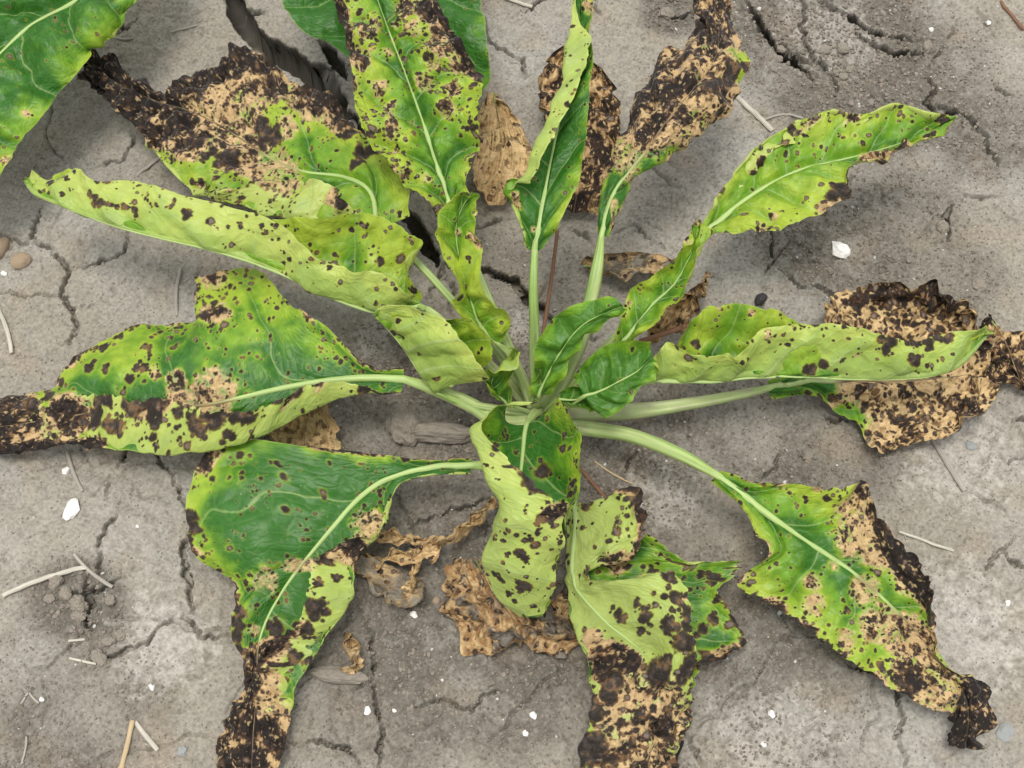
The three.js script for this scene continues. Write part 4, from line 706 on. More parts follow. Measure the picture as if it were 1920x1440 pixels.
// --- young leaves round the heart
addLeaf(plant, {
  label: 'young smooth green leaf curving out beside the pale petiole', curl: 0.4, relief: 0.7, m: 2, w: 9, yel: 0.38, dark: 0.2, spots: 0.1, veinc: 0.2, tatter: 0.004, veins: 4, up: [2, 1.5], wave: 0.6,
  pet: [[1005, 772, 3, 14], [1008, 755, 5, 13]],
  rows: net([
    [994, 738, 6.4, 1002, 739, 6.6, 1011, 741, 6.8, 1020, 740, 6.8, 1027, 738, 6.6],
    [1002, 682, 8.2, 1018, 684, 8.2, 1034, 690, 8.4, 1043, 692, 8.5, 1052, 692, 8.3],
    [1004, 645, 9.6, 1030, 646, 9.6, 1057, 651, 9.7, 1069, 653, 9.8, 1080, 650, 9.6],
    [1036, 597, 10.8, 1060, 602, 10.8, 1085, 616, 10.8, 1096, 622, 10.9, 1104, 620, 10.6],
    [1086, 569, 11.6, 1102, 579, 11.6, 1120, 593, 11.6, 1129, 597, 11.6, 1137, 595, 11.4],
    [1140, 555, 12.0, 1154, 561, 12.0, 1168, 574, 12.0, 1169, 577, 12.0, 1170, 572, 12.0]]),
});
addLeaf(plant, {
  label: 'young glossy green leaf beside the two white petioles', m: 2, w: 9, yel: 0.36, dark: 0.25, spots: 0.12, veinc: 0.2, tatter: 0.004, veins: 4, up: [2, 1.5],
  pet: [[1018, 778, 3, 16], [1060, 765, 5.4, 14]],
  rows: net([
    [1077, 706, 8.0, 1085, 722, 7.8, 1096, 743, 7.6, 1110, 765, 7.5, 1130, 778, 7.2],
    [1099, 672, 8.8, 1110, 696, 8.3, 1126, 733, 8.0, 1142, 752, 8.1, 1160, 752, 7.9],
    [1140, 645, 9.3, 1148, 675, 8.9, 1161, 715, 8.6, 1174, 731, 8.7, 1192, 727, 8.5],
    [1182, 639, 9.5, 1186, 662, 9.2, 1196, 695, 8.9, 1202, 706, 8.9, 1210, 702, 8.7],
    [1216, 645, 9.4, 1219, 655, 9.3, 1223, 668, 9.1, 1223, 675, 9.0, 1221, 684, 8.9]]),
});
addLeaf(plant, {
  label: 'pale yellow green young leaf folded with its veined underside up', relief: 0.7, curl: 0.4, m: 2, w: 9, yel: 0.8, dark: 0.1, under: 0.5, spots: 0.12, size: 1.1, greyish: 0.05, tatter: 0.006, veins: 5, veinw: 1.1, up: [3, 1],
  pet: [[995, 775, 2.8, 22], [920, 765, 4.4, 20], [860, 752, 5.2, 17]],
  nec: [[725, 622, 745, 640, 8, 1.1], [785, 668, 6, 1.2]],
  rows: net([
    [832, 731, 6.4, 824, 733, 6.2, 816, 737, 6.1, 826, 730, 6.4, 836, 724, 6.8],
    [906, 690, 7.6, 850, 696, 6.9, 791, 706, 6.8, 850, 702, 8.0, 914, 720, 8.2],
    [928, 660, 9.0, 850, 662, 7.8, 770, 671, 7.5, 832, 666, 9.0, 891, 676, 9.6],
    [913, 620, 9.9, 842, 632, 8.6, 752, 646, 8.0, 806, 636, 9.8, 866, 634, 10.4],
    [876, 596, 10.1, 812, 610, 9.1, 735, 626, 8.5, 781, 612, 10.1, 838, 601, 10.9],
    [822, 594, 10.2, 771, 601, 9.4, 718, 609, 9.0, 755, 593, 10.3, 787, 581, 11.0],
    [746, 582, 10.1, 722, 588, 9.7, 704, 596, 9.4, 718, 583, 10.2, 739, 571, 10.7],
    [714, 578, 10.0, 707, 583, 9.8, 700, 589, 9.6, 704, 582, 10.0, 714, 574, 10.3]]),
});
addLeaf(plant, {
  label: 'narrow wavy young leaf standing in front of the spotted upper leaf', edge: 0.4, relief: 0.45, curl: 0, ruffle: 0.7, m: 2, w: 9, yel: 0.78, dark: 0.1, spots: 0.4, size: 1.0, greyish: 0.35, tatter: 0.012, veins: 6, up: [2, 1.5], quilt: 1.4,
  pet: [[998, 765, 3, 24], [980, 715, 5.2, 23], [955, 665, 7.2, 20]],
  nec: [[885, 440, 900, 460, 8, .8], [860, 435, 8, .8], [893, 400, 6, .8], [895, 445, 9, .7]],
  rows: net([
    [926, 646, 8.2, 929, 645, 8.2, 934, 645, 8.2, 940, 642, 8.2, 945, 638, 8.2],
    [873, 606, 9.6, 886, 606, 9.2, 902, 612, 9.0, 932, 612, 9.2, 958, 602, 9.7],
    [845, 571, 11.0, 865, 571, 10.4, 885, 570, 10.2, 917, 571, 10.5, 948, 578, 11.0],
    [849, 536, 12.0, 859, 528, 11.6, 871, 522, 11.4, 889, 538, 11.6, 909, 546, 11.8],
    [820, 462, 13.6, 838, 461, 13.1, 857, 460, 12.8, 881, 468, 13.1, 908, 470, 13.5],
    [816, 420, 14.6, 836, 420, 14.1, 856, 420, 13.8, 875, 422, 14.1, 896, 425, 14.5],
    [840, 380, 15.4, 854, 382, 15.0, 869, 385, 14.8, 882, 381, 15.1, 894, 380, 15.4],
    [868, 363, 15.9, 876, 362, 15.7, 885, 361, 15.6, 892, 362, 15.7, 899, 366, 15.9]]),
});
addLeaf(plant, {
  label: 'small pale heart leaf opening at the crown', ruffle: 1.4, m: 2, w: 7, yel: 0.7, dark: 0.3, under: 0.35, spots: 0, tatter: 0.004, veins: 4, up: [1, 1], nr: 14, pet: [[1000, 775, 3, 12]],
  rows: net([
    [968, 748, 5.6, 960, 752, 5.3, 950, 757, 5.2, 938, 752, 5.4, 926, 744, 5.8],
    [962, 704, 7.8, 946, 712, 7.0, 922, 724, 6.5, 912, 714, 7.4, 906, 702, 8.2],
    [972, 668, 9.0, 954, 678, 8.3, 936, 690, 7.9, 930, 686, 8.6, 928, 680, 9.2],
    [980, 644, 9.8, 976, 648, 9.6, 970, 652, 9.4, 967, 650, 9.6, 964, 646, 9.8]]),
});
addLeaf(plant, {
  label: 'small rounded lobe of young leaf at the white petioles', m: 2, w: 6, yel: 0.35, dark: 0.2, spots: 0, tatter: 0.004, veins: 4, up: [1, 1.5], nr: 14, pet: [[1015, 775, 3, 10]],
  rows: net([
    [1050, 733, 6.8, 1048, 740, 6.5, 1046, 748, 6.4, 1048, 756, 6.4, 1052, 762, 6.5],
    [1072, 726, 7.4, 1072, 738, 7.0, 1072, 750, 6.8, 1076, 760, 6.8, 1082, 768, 6.8],
    [1095, 724, 7.6, 1097, 736, 7.3, 1098, 748, 7.1, 1103, 760, 7.0, 1108, 770, 6.9],
    [1108, 742, 7.6, 1110, 750, 7.4, 1111, 758, 7.3, 1113, 765, 7.1, 1114, 772, 7.0]]),
});
addLeaf(plant, {
  label: 'tiny dark heart leaf standing in the crown', m: 2, w: 6, yel: 0.3, dark: 0.4, spots: 0, tatter: 0.004, veins: 4, up: [1, 1.5], nr: 14, pet: [[1005, 772, 3, 10]],
  rows: net([
    [990, 740, 5.6, 995, 744, 5.4, 1000, 747, 5.3, 1006, 745, 5.4, 1012, 741, 5.6],
    [990, 715, 6.6, 996, 717, 6.3, 1003, 718, 6.2, 1010, 717, 6.3, 1016, 714, 6.6],
    [995, 694, 7.4, 999, 695, 7.2, 1004, 695, 7.1, 1010, 694, 7.2, 1015, 692, 7.4],
    [1003, 680, 8.0, 1005, 680, 8.0, 1007, 680, 8.0, 1009, 680, 8.0, 1011, 680, 8.0]]),
});
put(plant, 'sugar_beet_plant', 'spotted sugar beet plant spreading green and blighted leaves over cracked soil', 'plant');

// --- the neighbouring plant, whose leaves hang into the picture from above
const other = new THREE.Group(); { const p = at(520, -330, 0); other.position.set(p.x, 0, p.z); }
addLeaf(other, {
  m: 2, w: 15, yel: 0.05, dark: 0.75, spots: 0.1, size: 0.7, greyish: 0.8, tatter: 0.004, veins: 6, up: [3, 1.5],
  pet: [[520, -330, 1.5, 34], [600, -350, 5, 30], [665, -330, 7, 24]],
  rows: net([
    [690, -310, 8.2, 695, -305, 8.2, 700, -300, 8.2, 706, -302, 8.2, 712, -306, 8.2],
    [580, -200, 8.8, 640, -205, 8.8, 704, -210, 8.5, 770, -210, 8.8, 830, -208, 8.8],
    [515, -110, 9.0, 610, -105, 9.1, 714, -100, 8.7, 810, -100, 9.1, 890, -104, 9.0],
    [518, -25, 9.0, 615, -28, 9.1, 724, -30, 8.6, 815, -28, 9.1, 895, -24, 9.0],
    [546, 42, 8.7, 640, 42, 8.8, 740, 42, 8.3, 830, 42, 8.8, 907, 42, 8.7],
    [612, 78, 8.3, 690, 95, 8.4, 764, 104, 7.9, 845, 106, 8.4, 914, 104, 8.3],
    [700, 140, 7.8, 750, 155, 7.9, 796, 164, 7.5, 860, 162, 7.9, 918, 152, 7.8],
    [800, 212, 7.2, 812, 216, 7.2, 830, 218, 7.0, 850, 216, 7.2, 880, 205, 7.2]]),
});
addLeaf(other, {
  hs: 0.7, m: 2, w: 18, yel: 0.4, dark: 0.5, spots: 0.35, size: 0.95, greyish: 0.85, tatter: 0.006, veins: 6, ruffle: 1.5, quilt: 1.8, up: [3, 1.5],
  pet: [[520, -330, 1.5, 36], [440, -240, 6, 32], [360, -165, 9, 26]],
  nec: [[10, 310, 14, .9], [45, 215, 10, .7]],
  rows: net([
    [285, -128, 10.4, 295, -118, 10.4, 306, -108, 10.4, 316, -100, 10.3, 326, -92, 10.2],
    [110, -150, 10.8, 160, -90, 11.0, 208, -42, 10.6, 240, -20, 10.8, 266, -20, 10.4],
    [0, -120, 11.0, 70, -50, 11.4, 132, 8, 10.8, 178, 44, 11.0, 212, 34, 10.2],
    [-80, -60, 11.0, 0, 0, 11.6, 60, 46, 10.9, 116, 98, 11.0, 166, 92, 9.8],
    [-150, 0, 10.8, -70, 50, 11.4, 0, 100, 10.8, 66, 152, 10.8, 124, 152, 9.4],
    [-200, 80, 10.4, -130, 120, 11.0, -60, 164, 10.5, 14, 214, 10.4, 66, 236, 9.0],
    [-220, 170, 9.8, -170, 200, 10.4, -112, 232, 10.0, -45, 270, 9.8, 32, 288, 8.6],
    [-210, 270, 9.2, -180, 285, 9.6, -140, 302, 9.4, -80, 330, 9.2, 12, 334, 8.2],
    [-200, 350, 8.6, -180, 360, 8.8, -150, 372, 8.8, -110, 382, 8.6, -70, 380, 8.2]]),
});
other.add(rootCrown.clone());
put(other, 'sugar_beet_plant', 'neighbouring sugar beet plant with smoother, faintly dotted green leaves reaching in', 'plant');

// ---------------------------------------------------------------- withered leaves lying on the soil
function deadLeaf(label, d, cx, cy) {
  const o = makeLeaf({ m: 2, dead: 1.0, w: 5, ruffle: 1.6, wave: 1.0, crumple: 1.6, spots: 0.3, size: 1.3, tatter: 0.08, ragged: 0.04, veins: 5, floor: 0.0022, nc: 9, nr: 8, ...d, name: 'x' });
  return put(o, 'withered_leaf', label, 'dead leaf', 'withered leaves lying on the soil');
}
// five points across from a centre line: [x, y, half width x, half width y, height]
const strip = list => list.map(([x, y, wx, wy, h, e = 0.4]) => [-1, -0.5, 0, 0.5, 1].map(t => [x + wx * t, y + wy * t, h + e * t * t]));
deadLeaf('tan papery dead leaf flat on soil behind the spotted upper leaf', { brown: 0.15, black: -0.6, rows: strip([[925, 175, 15, 3, 0.7], [935, 225, 42, 6, 0.9], [945, 285, 55, 4, 1.0], [935, 340, 52, 2, 0.9], [930, 385, 28, 4, 0.6]]) });
deadLeaf('dark brown crumpled dead leaf behind the narrow upright leaf', { brown: 0.55, black: 0.3, rows: strip([[1075, 95, 18, 6, 0.6], [1080, 140, 70, 12, 1.2, 1.0], [1080, 200, 88, 14, 1.1, 1.2], [1090, 270, 75, 8, 1.0, 1.0], [1085, 340, 72, 4, 1.2, 1.0], [1075, 400, 50, 4, 0.7]]) });
deadLeaf('tan dry leaf on soil tucked under the large folded leaf', { brown: 0.1, black: -0.9, spots: 0, crumple: 0.9, rows: strip([[585, 720, 32, 8, 1.0], [572, 760, 58, 10, 1.2], [572, 800, 70, 8, 1.0], [570, 838, 70, 6, 0.8]]) });
deadLeaf('twisted ochre dead leaf stalk with a pinched tip', { w: 8, brown: 0.3, black: -0.5, ruffle: 1.2, rows: strip([[926, 930, 5, 4, 2.2], [905, 968, 9, 6, 1.6], [870, 1002, 14, 12, 1.4, 0.8], [825, 1018, 8, 17, 1.4, 0.6], [785, 1014, 6, 13, 1.2, 0.5], [750, 1006, 4, 10, 0.9, 0.4], [722, 996, 3, 12, 0.6]]) });
deadLeaf('flat ochre ribbon forking from the twisted dead leaf stalk', { w: 0, brown: 0.3, black: -0.6, rows: strip([[832, 1022, 4, 8, 1.4], [790, 1028, 5, 9, 1.1], [745, 1042, 5, 10, 0.9], [705, 1050, 4, 9, 0.7], [678, 1048, 3, 8, 0.5]]) });
deadLeaf('thin ochre strip hanging off the twisted dead leaf', { w: 0, brown: 0.3, black: -0.5, rows: strip([[778, 1030, 14, 2, 1.2], [778, 1060, 10, 2, 0.8], [774, 1090, 8, 2, 0.6], [770, 1112, 5, 1, 0.5]]) });
deadLeaf('muddy flattened leaf half sunk in the soil below the twisted leaf', { mud: 0.75, brown: 0.3, black: -0.3, floor: 0.0004, rows: strip([[668, 1060, 15, 14, 0.5, 0.1], [690, 1085, 30, 40, 0.6, 0.1], [730, 1100, 20, 46, 0.6, 0.1], [775, 1105, 16, 30, 0.5, 0.1], [795, 1095, 6, 10, 0.4, 0.1]]) });
deadLeaf('small ochre leaf scrap pointing at the curled mud flake', { w: 3, brown: 0.3, black: -0.3, mud: 0.05, rows: strip([[655, 1188, 12, 4, 0.7], [656, 1215, 22, 3, 0.9], [662, 1238, 20, 4, 0.8], [672, 1258, 6, 3, 0.6]]) });
deadLeaf('lumpy brown dead leaf curled beneath the cupped leaf', { brown: 0.75, black: 0.05, mud: 0.06, crumple: 1.4, nc: 11, tatter: 0.02, ragged: 0.01, wave: 1.6, rows: strip([[890, 1050, 30, 4, 1.6, -1.4], [905, 1075, 62, 4, 3.8, -3.4], [925, 1115, 84, 4, 4.4, -4.0], [958, 1155, 104, 4, 4.0, -3.6], [970, 1190, 92, 4, 2.6, -2.4], [975, 1214, 55, 2, 0.8, -0.6]]) });
deadLeaf('brown dead leaf showing through the gap in the bottom leaf', { brown: 0.3, black: 0.05, mud: 0.05, rows: strip([[1110, 1030, 24, 6, 0.8], [1140, 1070, 60, 8, 1.2], [1130, 1110, 80, 10, 1.2], [1080, 1140, 60, 10, 1.0], [1060, 1170, 30, 8, 0.7]]) });
deadLeaf('muddy brown leaf scrap beside the rolled leaf petiole', { mud: 0.3, brown: 0.3, black: -0.1, rows: strip([[1095, 498, 10, 12, 0.7], [1130, 505, 12, 28, 1.2], [1180, 505, 10, 32, 1.2], [1230, 500, 10, 26, 0.9], [1268, 492, 6, 12, 0.6]]) });
deadLeaf('russet dead leaf curled beneath the short standing leaf', { brown: 0.4, black: -0.1, rows: strip([[1215, 640, 20, 8, 1.6], [1260, 610, 40, 20, 1.8, 1.2], [1285, 575, 45, 14, 1.8, 1.4], [1310, 545, 25, 10, 1.4, 1.0], [1322, 520, 8, 6, 1.0]]) });
deadLeaf('black and brown crumpled leaf end past the shrivelled leaf', { brown: 0.4, black: 0.3, crumple: 2, rows: strip([[1858, 600, 12, 14, 1.6], [1885, 640, 40, 18, 2.0, -0.8], [1900, 680, 48, 16, 2.2, -1.2], [1912, 710, 40, 12, 1.6, -0.8], [1925, 735, 16, 6, 0.8]]) });

// ---------------------------------------------------------------- straw, twigs, stones, clods
const strawMats = [[0.52, 0.48, 0.40], [0.36, 0.33, 0.28], [0.50, 0.38, 0.22], [0.19, 0.09, 0.045]].map(c => {
  const n = 64, h = 256, a = new Uint8Array(n * h * 4);
  for (let j = 0; j < h; j++) for (let i = 0; i < n; i++) { const k = 1 + 0.35 * noise(i * 0.45, j * 0.02, c[0] * 90) + 0.3 * fbm(i * 0.1, j * 0.05, 3 + c[1] * 50, 3), o = (j * n + i) * 4; a[o] = s8(c[0] * k); a[o + 1] = s8(c[1] * k); a[o + 2] = s8(c[2] * k); a[o + 3] = 255; }
  const t = texture(a, n, h, true); t.wrapS = t.wrapT = THREE.RepeatWrapping; return new THREE.MeshStandardMaterial({ map: t, roughness: 0.65 });
});
function straw(x0, y0, x1, y1, w, mat, label, o = {}) {
  const A = at(x0, y0, o.h0 ?? 0), B = at(x1, y1, o.h1 ?? 0), n = 14, k = 10, r = w * PX * 0.38, pos = [], uv = [], idx = [], dir = B.clone().sub(A), side = new THREE.Vector3(-dir.z, 0, dir.x).normalize(), L = dir.length(), bend = rr(-0.05, 0.05) * L * (o.bend ?? 1), sd = rnd() * 60;
  let hg = -1; for (let i = 0; i <= n; i++) { const p = A.clone().lerp(B, i / n); hg = Math.max(hg, soilBase(p.x, p.z)); }
  for (let i = 0; i <= n; i++) {
    const t = i / n, c = A.clone().lerp(B, t).addScaledVector(side, bend * 4 * t * (1 - t)); if (o.h0 === undefined) c.y = mix(soilBase(c.x, c.z), hg, 0.6) + r * 0.55;
    const rad = r * (1 + 0.14 * noise(t * 5, sd, 1)) * (o.taper ? mix(1, 0.35, t) : 1) * (o.node && i === 1 ? 1.3 : 1);
    for (let j = 0; j <= k; j++) { const a = j / k * Math.PI * 2, s = Math.cos(a) * rad, u = Math.sin(a) * rad * 0.75; pos.push(c.x + side.x * s, c.y + u, c.z + side.z * s); uv.push(j / k + sd, t * L * 12 + sd); }
  }
  for (let i = 0; i < n; i++) for (let j = 0; j < k; j++) { const a = i * (k + 1) + j; idx.push(a, a + k + 1, a + 1, a + 1, a + k + 1, a + k + 2); }
  for (const [b, f] of [[0, 1], [n * (k + 1), 0]]) for (let j = 1; j < k - 1; j++) f ? idx.push(b, b + j, b + j + 1) : idx.push(b, b + j + 1, b + j);
  const g = new THREE.BufferGeometry(); g.setAttribute('position', new THREE.Float32BufferAttribute(pos, 3)); g.setAttribute('uv', new THREE.Float32BufferAttribute(uv, 2)); g.setIndex(idx); g.computeVertexNormals();
  put(new THREE.Mesh(g, strawMats[mat]), o.name ?? 'straw_stalk', label, o.cat ?? 'straw', o.name ? 'dry brown stems' : 'pieces of straw on the soil');
}
straw(1375, 182, 1447, 250, 14, 0, 'pale straw stalk between the rolled brown leaf and the boat shaped leaf');
straw(1428, 230, 1505, 224, 6, 1, 'thin bent grey straw touching the boat shaped leaf', { bend: 3 });
straw(12, 1123, 168, 1070, 12, 0, 'longest white straw stalk on bare soil by crumbly clods');
straw(145, 1046, 216, 1106, 9, 1, 'grey straw crossing the end of the long white stalk');
straw(337, 500, 331, 590, 9, 1, 'straw stalk on soil touching the margin of the large folded leaf');
straw(-4, 580, 20, 660, 11, 0, 'white straw stalk on soil beside a branching crack');
straw(128, 850, 158, 925, 9, 1, 'grey straw next to the small white pebble under the charred tip');
straw(256, 330, 312, 288, 9, 1, 'grey straw showing between the long leaf and half dead leaf');
straw(230, 1450, 252, 1354, 11, 2, 'tan straw stalk with a broken node', { node: 1, bend: 0.4 });
straw(256, 1356, 298, 1408, 11, 0, 'short white straw lying against the tan stalk', { bend: 0.3 });
straw(1746, 820, 1808, 922, 14, 1, 'wide pale straw under the shrivelled brown leaf');
straw(1685, 998, 1786, 1034, 7, 0, 'thin white straw sticking out past the tan and black leaf');
straw(943, -4, 998, 18, 10, 0, 'white straw on soil beyond the upright leaf');
straw(205, 70, 250, 72, 6, 1, 'short grey straw sunk in soil above the black leaf tip');
straw(320, 62, 370, 50, 6, 1, 'faint grey straw sunk in soil near the deep crack');
straw(132, 1205, 163, 1202, 6, 0, 'short yellowish straw splinter by the narrow crack');
straw(134, 1237, 184, 1248, 6, 0, 'straw splinter at the end of the narrow crack');
straw(44, 1326, 58, 1303, 5, 1, 'small straw chip leaning toward a tiny pebble');
straw(60, 1303, 78, 1322, 5, 1, 'small straw chip ending at the tiny pebble');
straw(45, 1436, 54, 1384, 5, 1, 'thin straw splinter standing apart on loose soil');
straw(1688, 995, 1700, 1010, 4, 1, 'straw fragment at the start of the thin white straw');
straw(1045, 432, 1018, 625, 9, 3, 'thin reddish brown dead stem beside the upright leaf petiole', { h0: 5, h1: 3, name: 'dead_stem', cat: 'dead stem', taper: 0 });
straw(1200, 640, 1300, 605, 13, 3, 'russet dead stem lying over the curled russet leaf', { h0: 3.2, h1: 3.2, name: 'dead_stem', cat: 'dead stem' });
straw(1080, 870, 1145, 948, 9, 3, 'brown dead stem between cupped leaf and bottom leaf', { name: 'dead_stem', cat: 'dead stem' });
straw(1115, 864, 1186, 906, 4, 2, 'hair thin tan stem on soil by the cupped leaf', { name: 'dead_stem', cat: 'dead stem' });
straw(740, 690, 790, 715, 10, 3, 'brown dead stem under the pale young leaf', { name: 'dead_stem', cat: 'dead stem' });
straw(1880, -6, 1925, 46, 9, 3, 'brown twig on soil among the deep furrows', { name: 'dead_stem', cat: 'twig' });

function lump(cx, cy, rx, ry, h, colour, o = {}) {                // an irregular stone or clod resting on the soil
  const g = new THREE.IcosahedronGeometry(1, o.detail ?? 4), p = g.attributes.position, sd = rnd() * 80, c = at(cx, cy, 0), v = new THREE.Vector3();
  const ang = o.turn ?? rr(0, 3), ca = Math.cos(ang), sa = Math.sin(ang), base = soilBase(c.x, c.z);
  for (let i = 0; i < p.count; i++) {
    v.fromBufferAttribute(p, i); let k = 1 + (o.rough ?? 0.35) * fbm(v.x * 1.4 + sd, v.y * 1.4, v.z * 1.4, o.oct ?? 3);
    if (o.facet) { k = 1e9; for (let f = 0; f < 9; f++) { const a = f * 2.4 + sd, y = 1 - (f + 0.5) / 4.5, s = Math.sqrt(1 - y * y), dd = v.x * Math.cos(a) * s + v.y * y + v.z * Math.sin(a) * s; if (dd > 0.05) k = Math.min(k, (0.72 + 0.25 * noise(f * 3.3, sd, 1)) / dd); } k = Math.min(k, 1.25) * (1 + 0.08 * fbm(v.x * 3 + sd, v.y * 3, v.z * 3, 2)); }
    const x = v.x * k * rx * PX, z = v.z * k * ry * PX; p.setXYZ(i, x * ca - z * sa, v.y * k * h * PX, x * sa + z * ca);
  }
  g.computeVertexNormals();
  const m = new THREE.Mesh(g, colour); m.position.set(c.x, base + h * PX * (o.lift ?? 0.45), c.z); return m;
}
const chipTex = (() => { const n = 128, a = new Uint8Array(n * n * 4); for (let j = 0; j < n; j++) for (let i = 0; i < n; i++) { const k = clamp(0.86 + 0.5 * fbm(i * 0.07, j * 0.07, 2, 4)), o = (j * n + i) * 4; a[o] = s8(k); a[o + 1] = s8(k * 0.97); a[o + 2] = s8(k * 0.92); a[o + 3] = 255; } return texture(a, n, n, true); })();
const whiteMat = new THREE.MeshStandardMaterial({ color: new THREE.Color().setRGB(0.95, 0.95, 0.94), roughness: 0.7, map: chipTex }), greyMat = new THREE.MeshStandardMaterial({ color: new THREE.Color().setRGB(0.3, 0.31, 0.3), roughness: 0.8 }), buffMat = new THREE.MeshStandardMaterial({ color: new THREE.Color().setRGB(0.36, 0.27, 0.18), roughness: 0.9 });
const soilTex = (() => { const n = 256, a = new Uint8Array(n * n * 4); for (let j = 0; j < n; j++) for (let i = 0; i < n; i++) { const k = 1 + 0.5 * fbm(i * 0.06, j * 0.06, 5, 4) + 0.3 * noise(i * 0.4, j * 0.4, 8), o = (j * n + i) * 4; a[o] = s8(0.27 * k); a[o + 1] = s8(0.235 * k); a[o + 2] = s8(0.19 * k); a[o + 3] = 255; } const t = texture(a, n, n, true); t.wrapS = t.wrapT = THREE.RepeatWrapping; return t; })();
const clodMat = new THREE.MeshStandardMaterial({ map: soilTex, bumpMap: soilTex, bumpScale: 0.001, roughness: 0.97 });
for (const [x, y, rx, ry, h, l] of [[1573, 473, 25, 20, 10, 'largest angular white stone chip on soil'], [137, 962, 25, 15, 9, 'bright white notched stone chip on soil beside cracks'], [125, 885, 9, 8, 6, 'small white pebble beside a grey straw'], [1889, 1131, 7, 6, 5, 'small white pebble near the thin white straw'], [1000, 1342, 8, 7, 5, 'white pebble on loose dark soil below the cupped leaf'], [690, 1335, 7, 9, 5, 'upright white pebble beside a vertical crack'], [776, 1152, 7, 9, 5, 'white sliver pebble beside the muddy flattened leaf'], [740, 1334, 4, 5, 3, 'tiny white pebble just past the vertical crack'], [1447, 1339, 8, 7, 5, 'white pebble on bare soil beside the bottom leaf'], [985, 1375, 7, 6, 4, 'dull white pebble below another white pebble'], [83, 1315, 5, 5, 4, 'tiny white pebble at the end of a straw chip'], [286, 1289, 9, 5, 4, 'flat cream pebble on crumbly soil'], [1750, 47, 7, 6, 5, 'white pebble on the pale furrowed soil'], [1859, 31, 6, 7, 5, 'white pebble near the brown twig'], [5, 509, 6, 8, 5, 'white pebble beside the round brown stone'], [261, 991, 4, 4, 3, 'white speck pebble between two cracks'], [1432, 1395, 7, 6, 4, 'pale pebble beside a crack under the bottom leaf']])
  put(lump(x, y, rx, ry, h, whiteMat, { facet: true, detail: 3, turn: x % 3, lift: rx > 20 ? 0.6 : 0.3 }), 'white_pebble', l, 'pebble', 'white pebbles on the soil');
put(lump(38, 488, 20, 17, 14, buffMat, { rough: 0.2 }), 'brown_stone', 'round brown stone in the soil beside a branching crack', 'stone');
put(lump(0, 462, 12, 26, 16, buffMat, { rough: 0.2 }), 'brown_stone', 'brown stone cut by the picture edge above the round one', 'stone');
put(lump(818, 1125, 8, 7, 6, buffMat, { rough: 0.2 }), 'brown_stone', 'small buff pebble beside the lumpy brown dead leaf', 'stone');
put(lump(1886, 1372, 13, 16, 6, greyMat, { rough: 0.5, lift: 0.05 }), 'grey_stone', 'bluish grey flat stone past the rolled leaf tip', 'stone');
put(lump(1822, 834, 12, 9, 5, greyMat, { rough: 0.5, lift: 0.05 }), 'grey_stone', 'bluish grey stone beside the wide pale straw', 'stone');
put(lump(340, 1408, 9, 9, 5, greyMat, { rough: 0.5, lift: 0.05 }), 'grey_stone', 'bluish grey stone near the short white straw', 'stone');
put(lump(758, 800, 38, 30, 26, clodMat, { rough: 0.42, oct: 5, detail: 9 }), 'soil_clod', 'rounded pale clod at the blunt end of the long clod', 'clod', 'soil clods');
put(lump(830, 815, 62, 18, 24, clodMat, { rough: 0.42, oct: 5, detail: 9, turn: 0.03 }), 'soil_clod', 'long pale clod beneath the left petiole', 'clod', 'soil clods');
put(lump(635, 1268, 50, 14, 16, clodMat, { rough: 0.42, oct: 5, detail: 9, turn: 0.1 }), 'soil_clod', 'curled mud flake below the ochre leaf scrap', 'clod', 'soil clods');
put(lump(1425, 565, 15, 10, 10, new THREE.MeshStandardMaterial({ color: new THREE.Color().setRGB(0.03, 0.028, 0.026), roughness: 0.6 }), { rough: 0.3 }), 'black_lump', 'small black lump behind the folded green leaf', 'stone');  // near-black lump set at a small dark spot
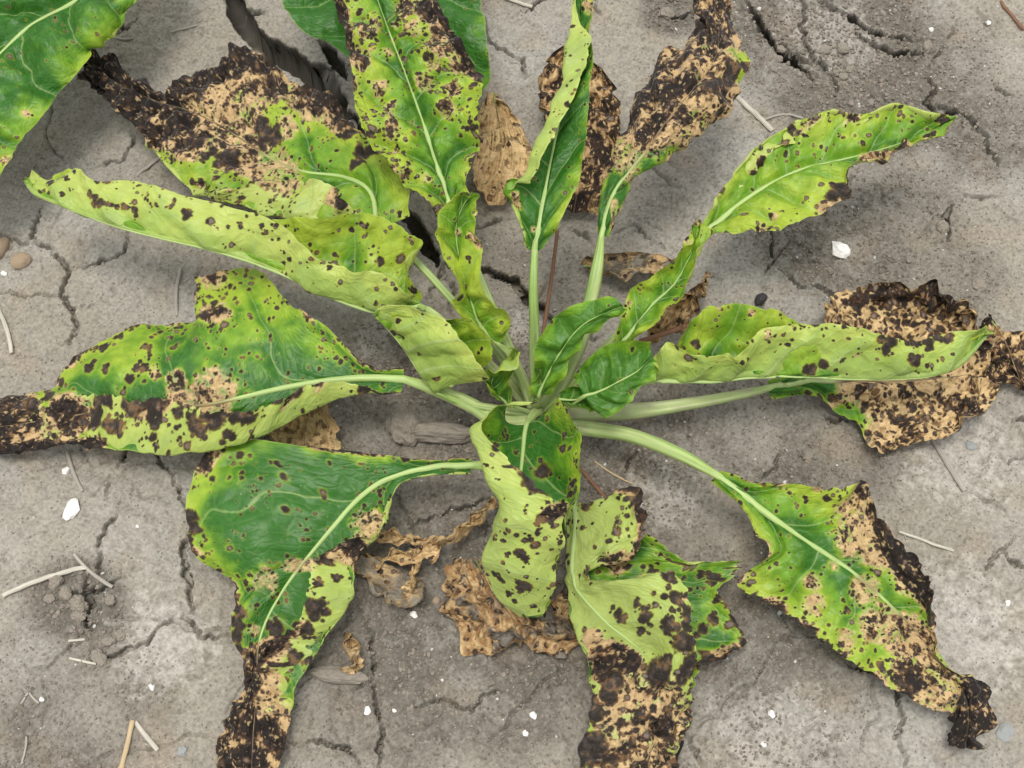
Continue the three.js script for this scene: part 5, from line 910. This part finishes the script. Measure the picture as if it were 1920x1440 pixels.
for (let i = 0; i < 44; i++) {
  const zs = [[150, 1130, 70], [150, 1100, 50], [1280, 20, 60], [1500, 80, 120], [1640, 130, 120], [1600, 300, 120], [1750, 480, 110], [200, 1200, 40], [1500, 800, 130]][i % 9], a = rr(0, 6.3), d = Math.sqrt(rnd()) * zs[2], r = rr(7, 16);
  put(lump(zs[0] + Math.cos(a) * d, zs[1] + Math.sin(a) * d, r, r * rr(0.6, 0.9), r * 0.7, clodMat, { rough: 0.6, oct: 3, detail: 3, lift: 0.15 }), 'soil_clod', 'small rough clod of grey soil lying in a crumbly patch', 'clod', 'small clods in the crumbly patches');
}
{ // crumbs: thousands of grains too small to count
  const g = new THREE.IcosahedronGeometry(1, 1), p = g.attributes.position; for (let i = 0; i < p.count; i++) { const k = 1 + 0.5 * noise(p.getX(i) * 1.7, p.getY(i) * 1.7 + 4, p.getZ(i) * 1.7); p.setXYZ(i, p.getX(i) * k, p.getY(i) * k * 0.8, p.getZ(i) * k); } g.computeVertexNormals();
  const n = 46000, im = new THREE.InstancedMesh(g, new THREE.MeshStandardMaterial({ roughness: 0.97 }), n), M = new THREE.Matrix4(), Q = new THREE.Quaternion(), E = new THREE.Euler(), S = new THREE.Vector3(), V = new THREE.Vector3(), c = new THREE.Color();
  for (let k = 0, tries = 0; k < n && tries < n * 40; tries++) {
    const x = rr(X0 + 0.02, X1 - 0.02), z = rr(Z0 + 0.02, Z1 - 0.02), zo = zone(x, z); if (rnd() > 0.13 + zo * 0.9 || crackAt(x, z) > 0.002) continue;
    const r = 0.00034 * Math.exp(rr(-0.3, 1.35) * (0.5 + 0.75 * zo)); V.set(x, soil(x, z) + r * 0.25, z); Q.setFromEuler(E.set(rr(0, 6), rr(0, 6), rr(0, 6))); S.set(r, r * rr(0.6, 1), r); im.setMatrixAt(k, M.compose(V, Q, S));
    const b = rr(0.6, 1.2); c.setRGB(0.25 * b, 0.215 * b, 0.172 * b); if (rnd() < 0.012) c.setRGB(0.6, 0.58, 0.54); im.setColorAt(k, c); k++;
  }
  put(im, 'soil_crumbs', 'loose grey crumbs of soil scattered over the crust', 'crumbs', null, 'stuff');
}
renderer.render(scene, camera);
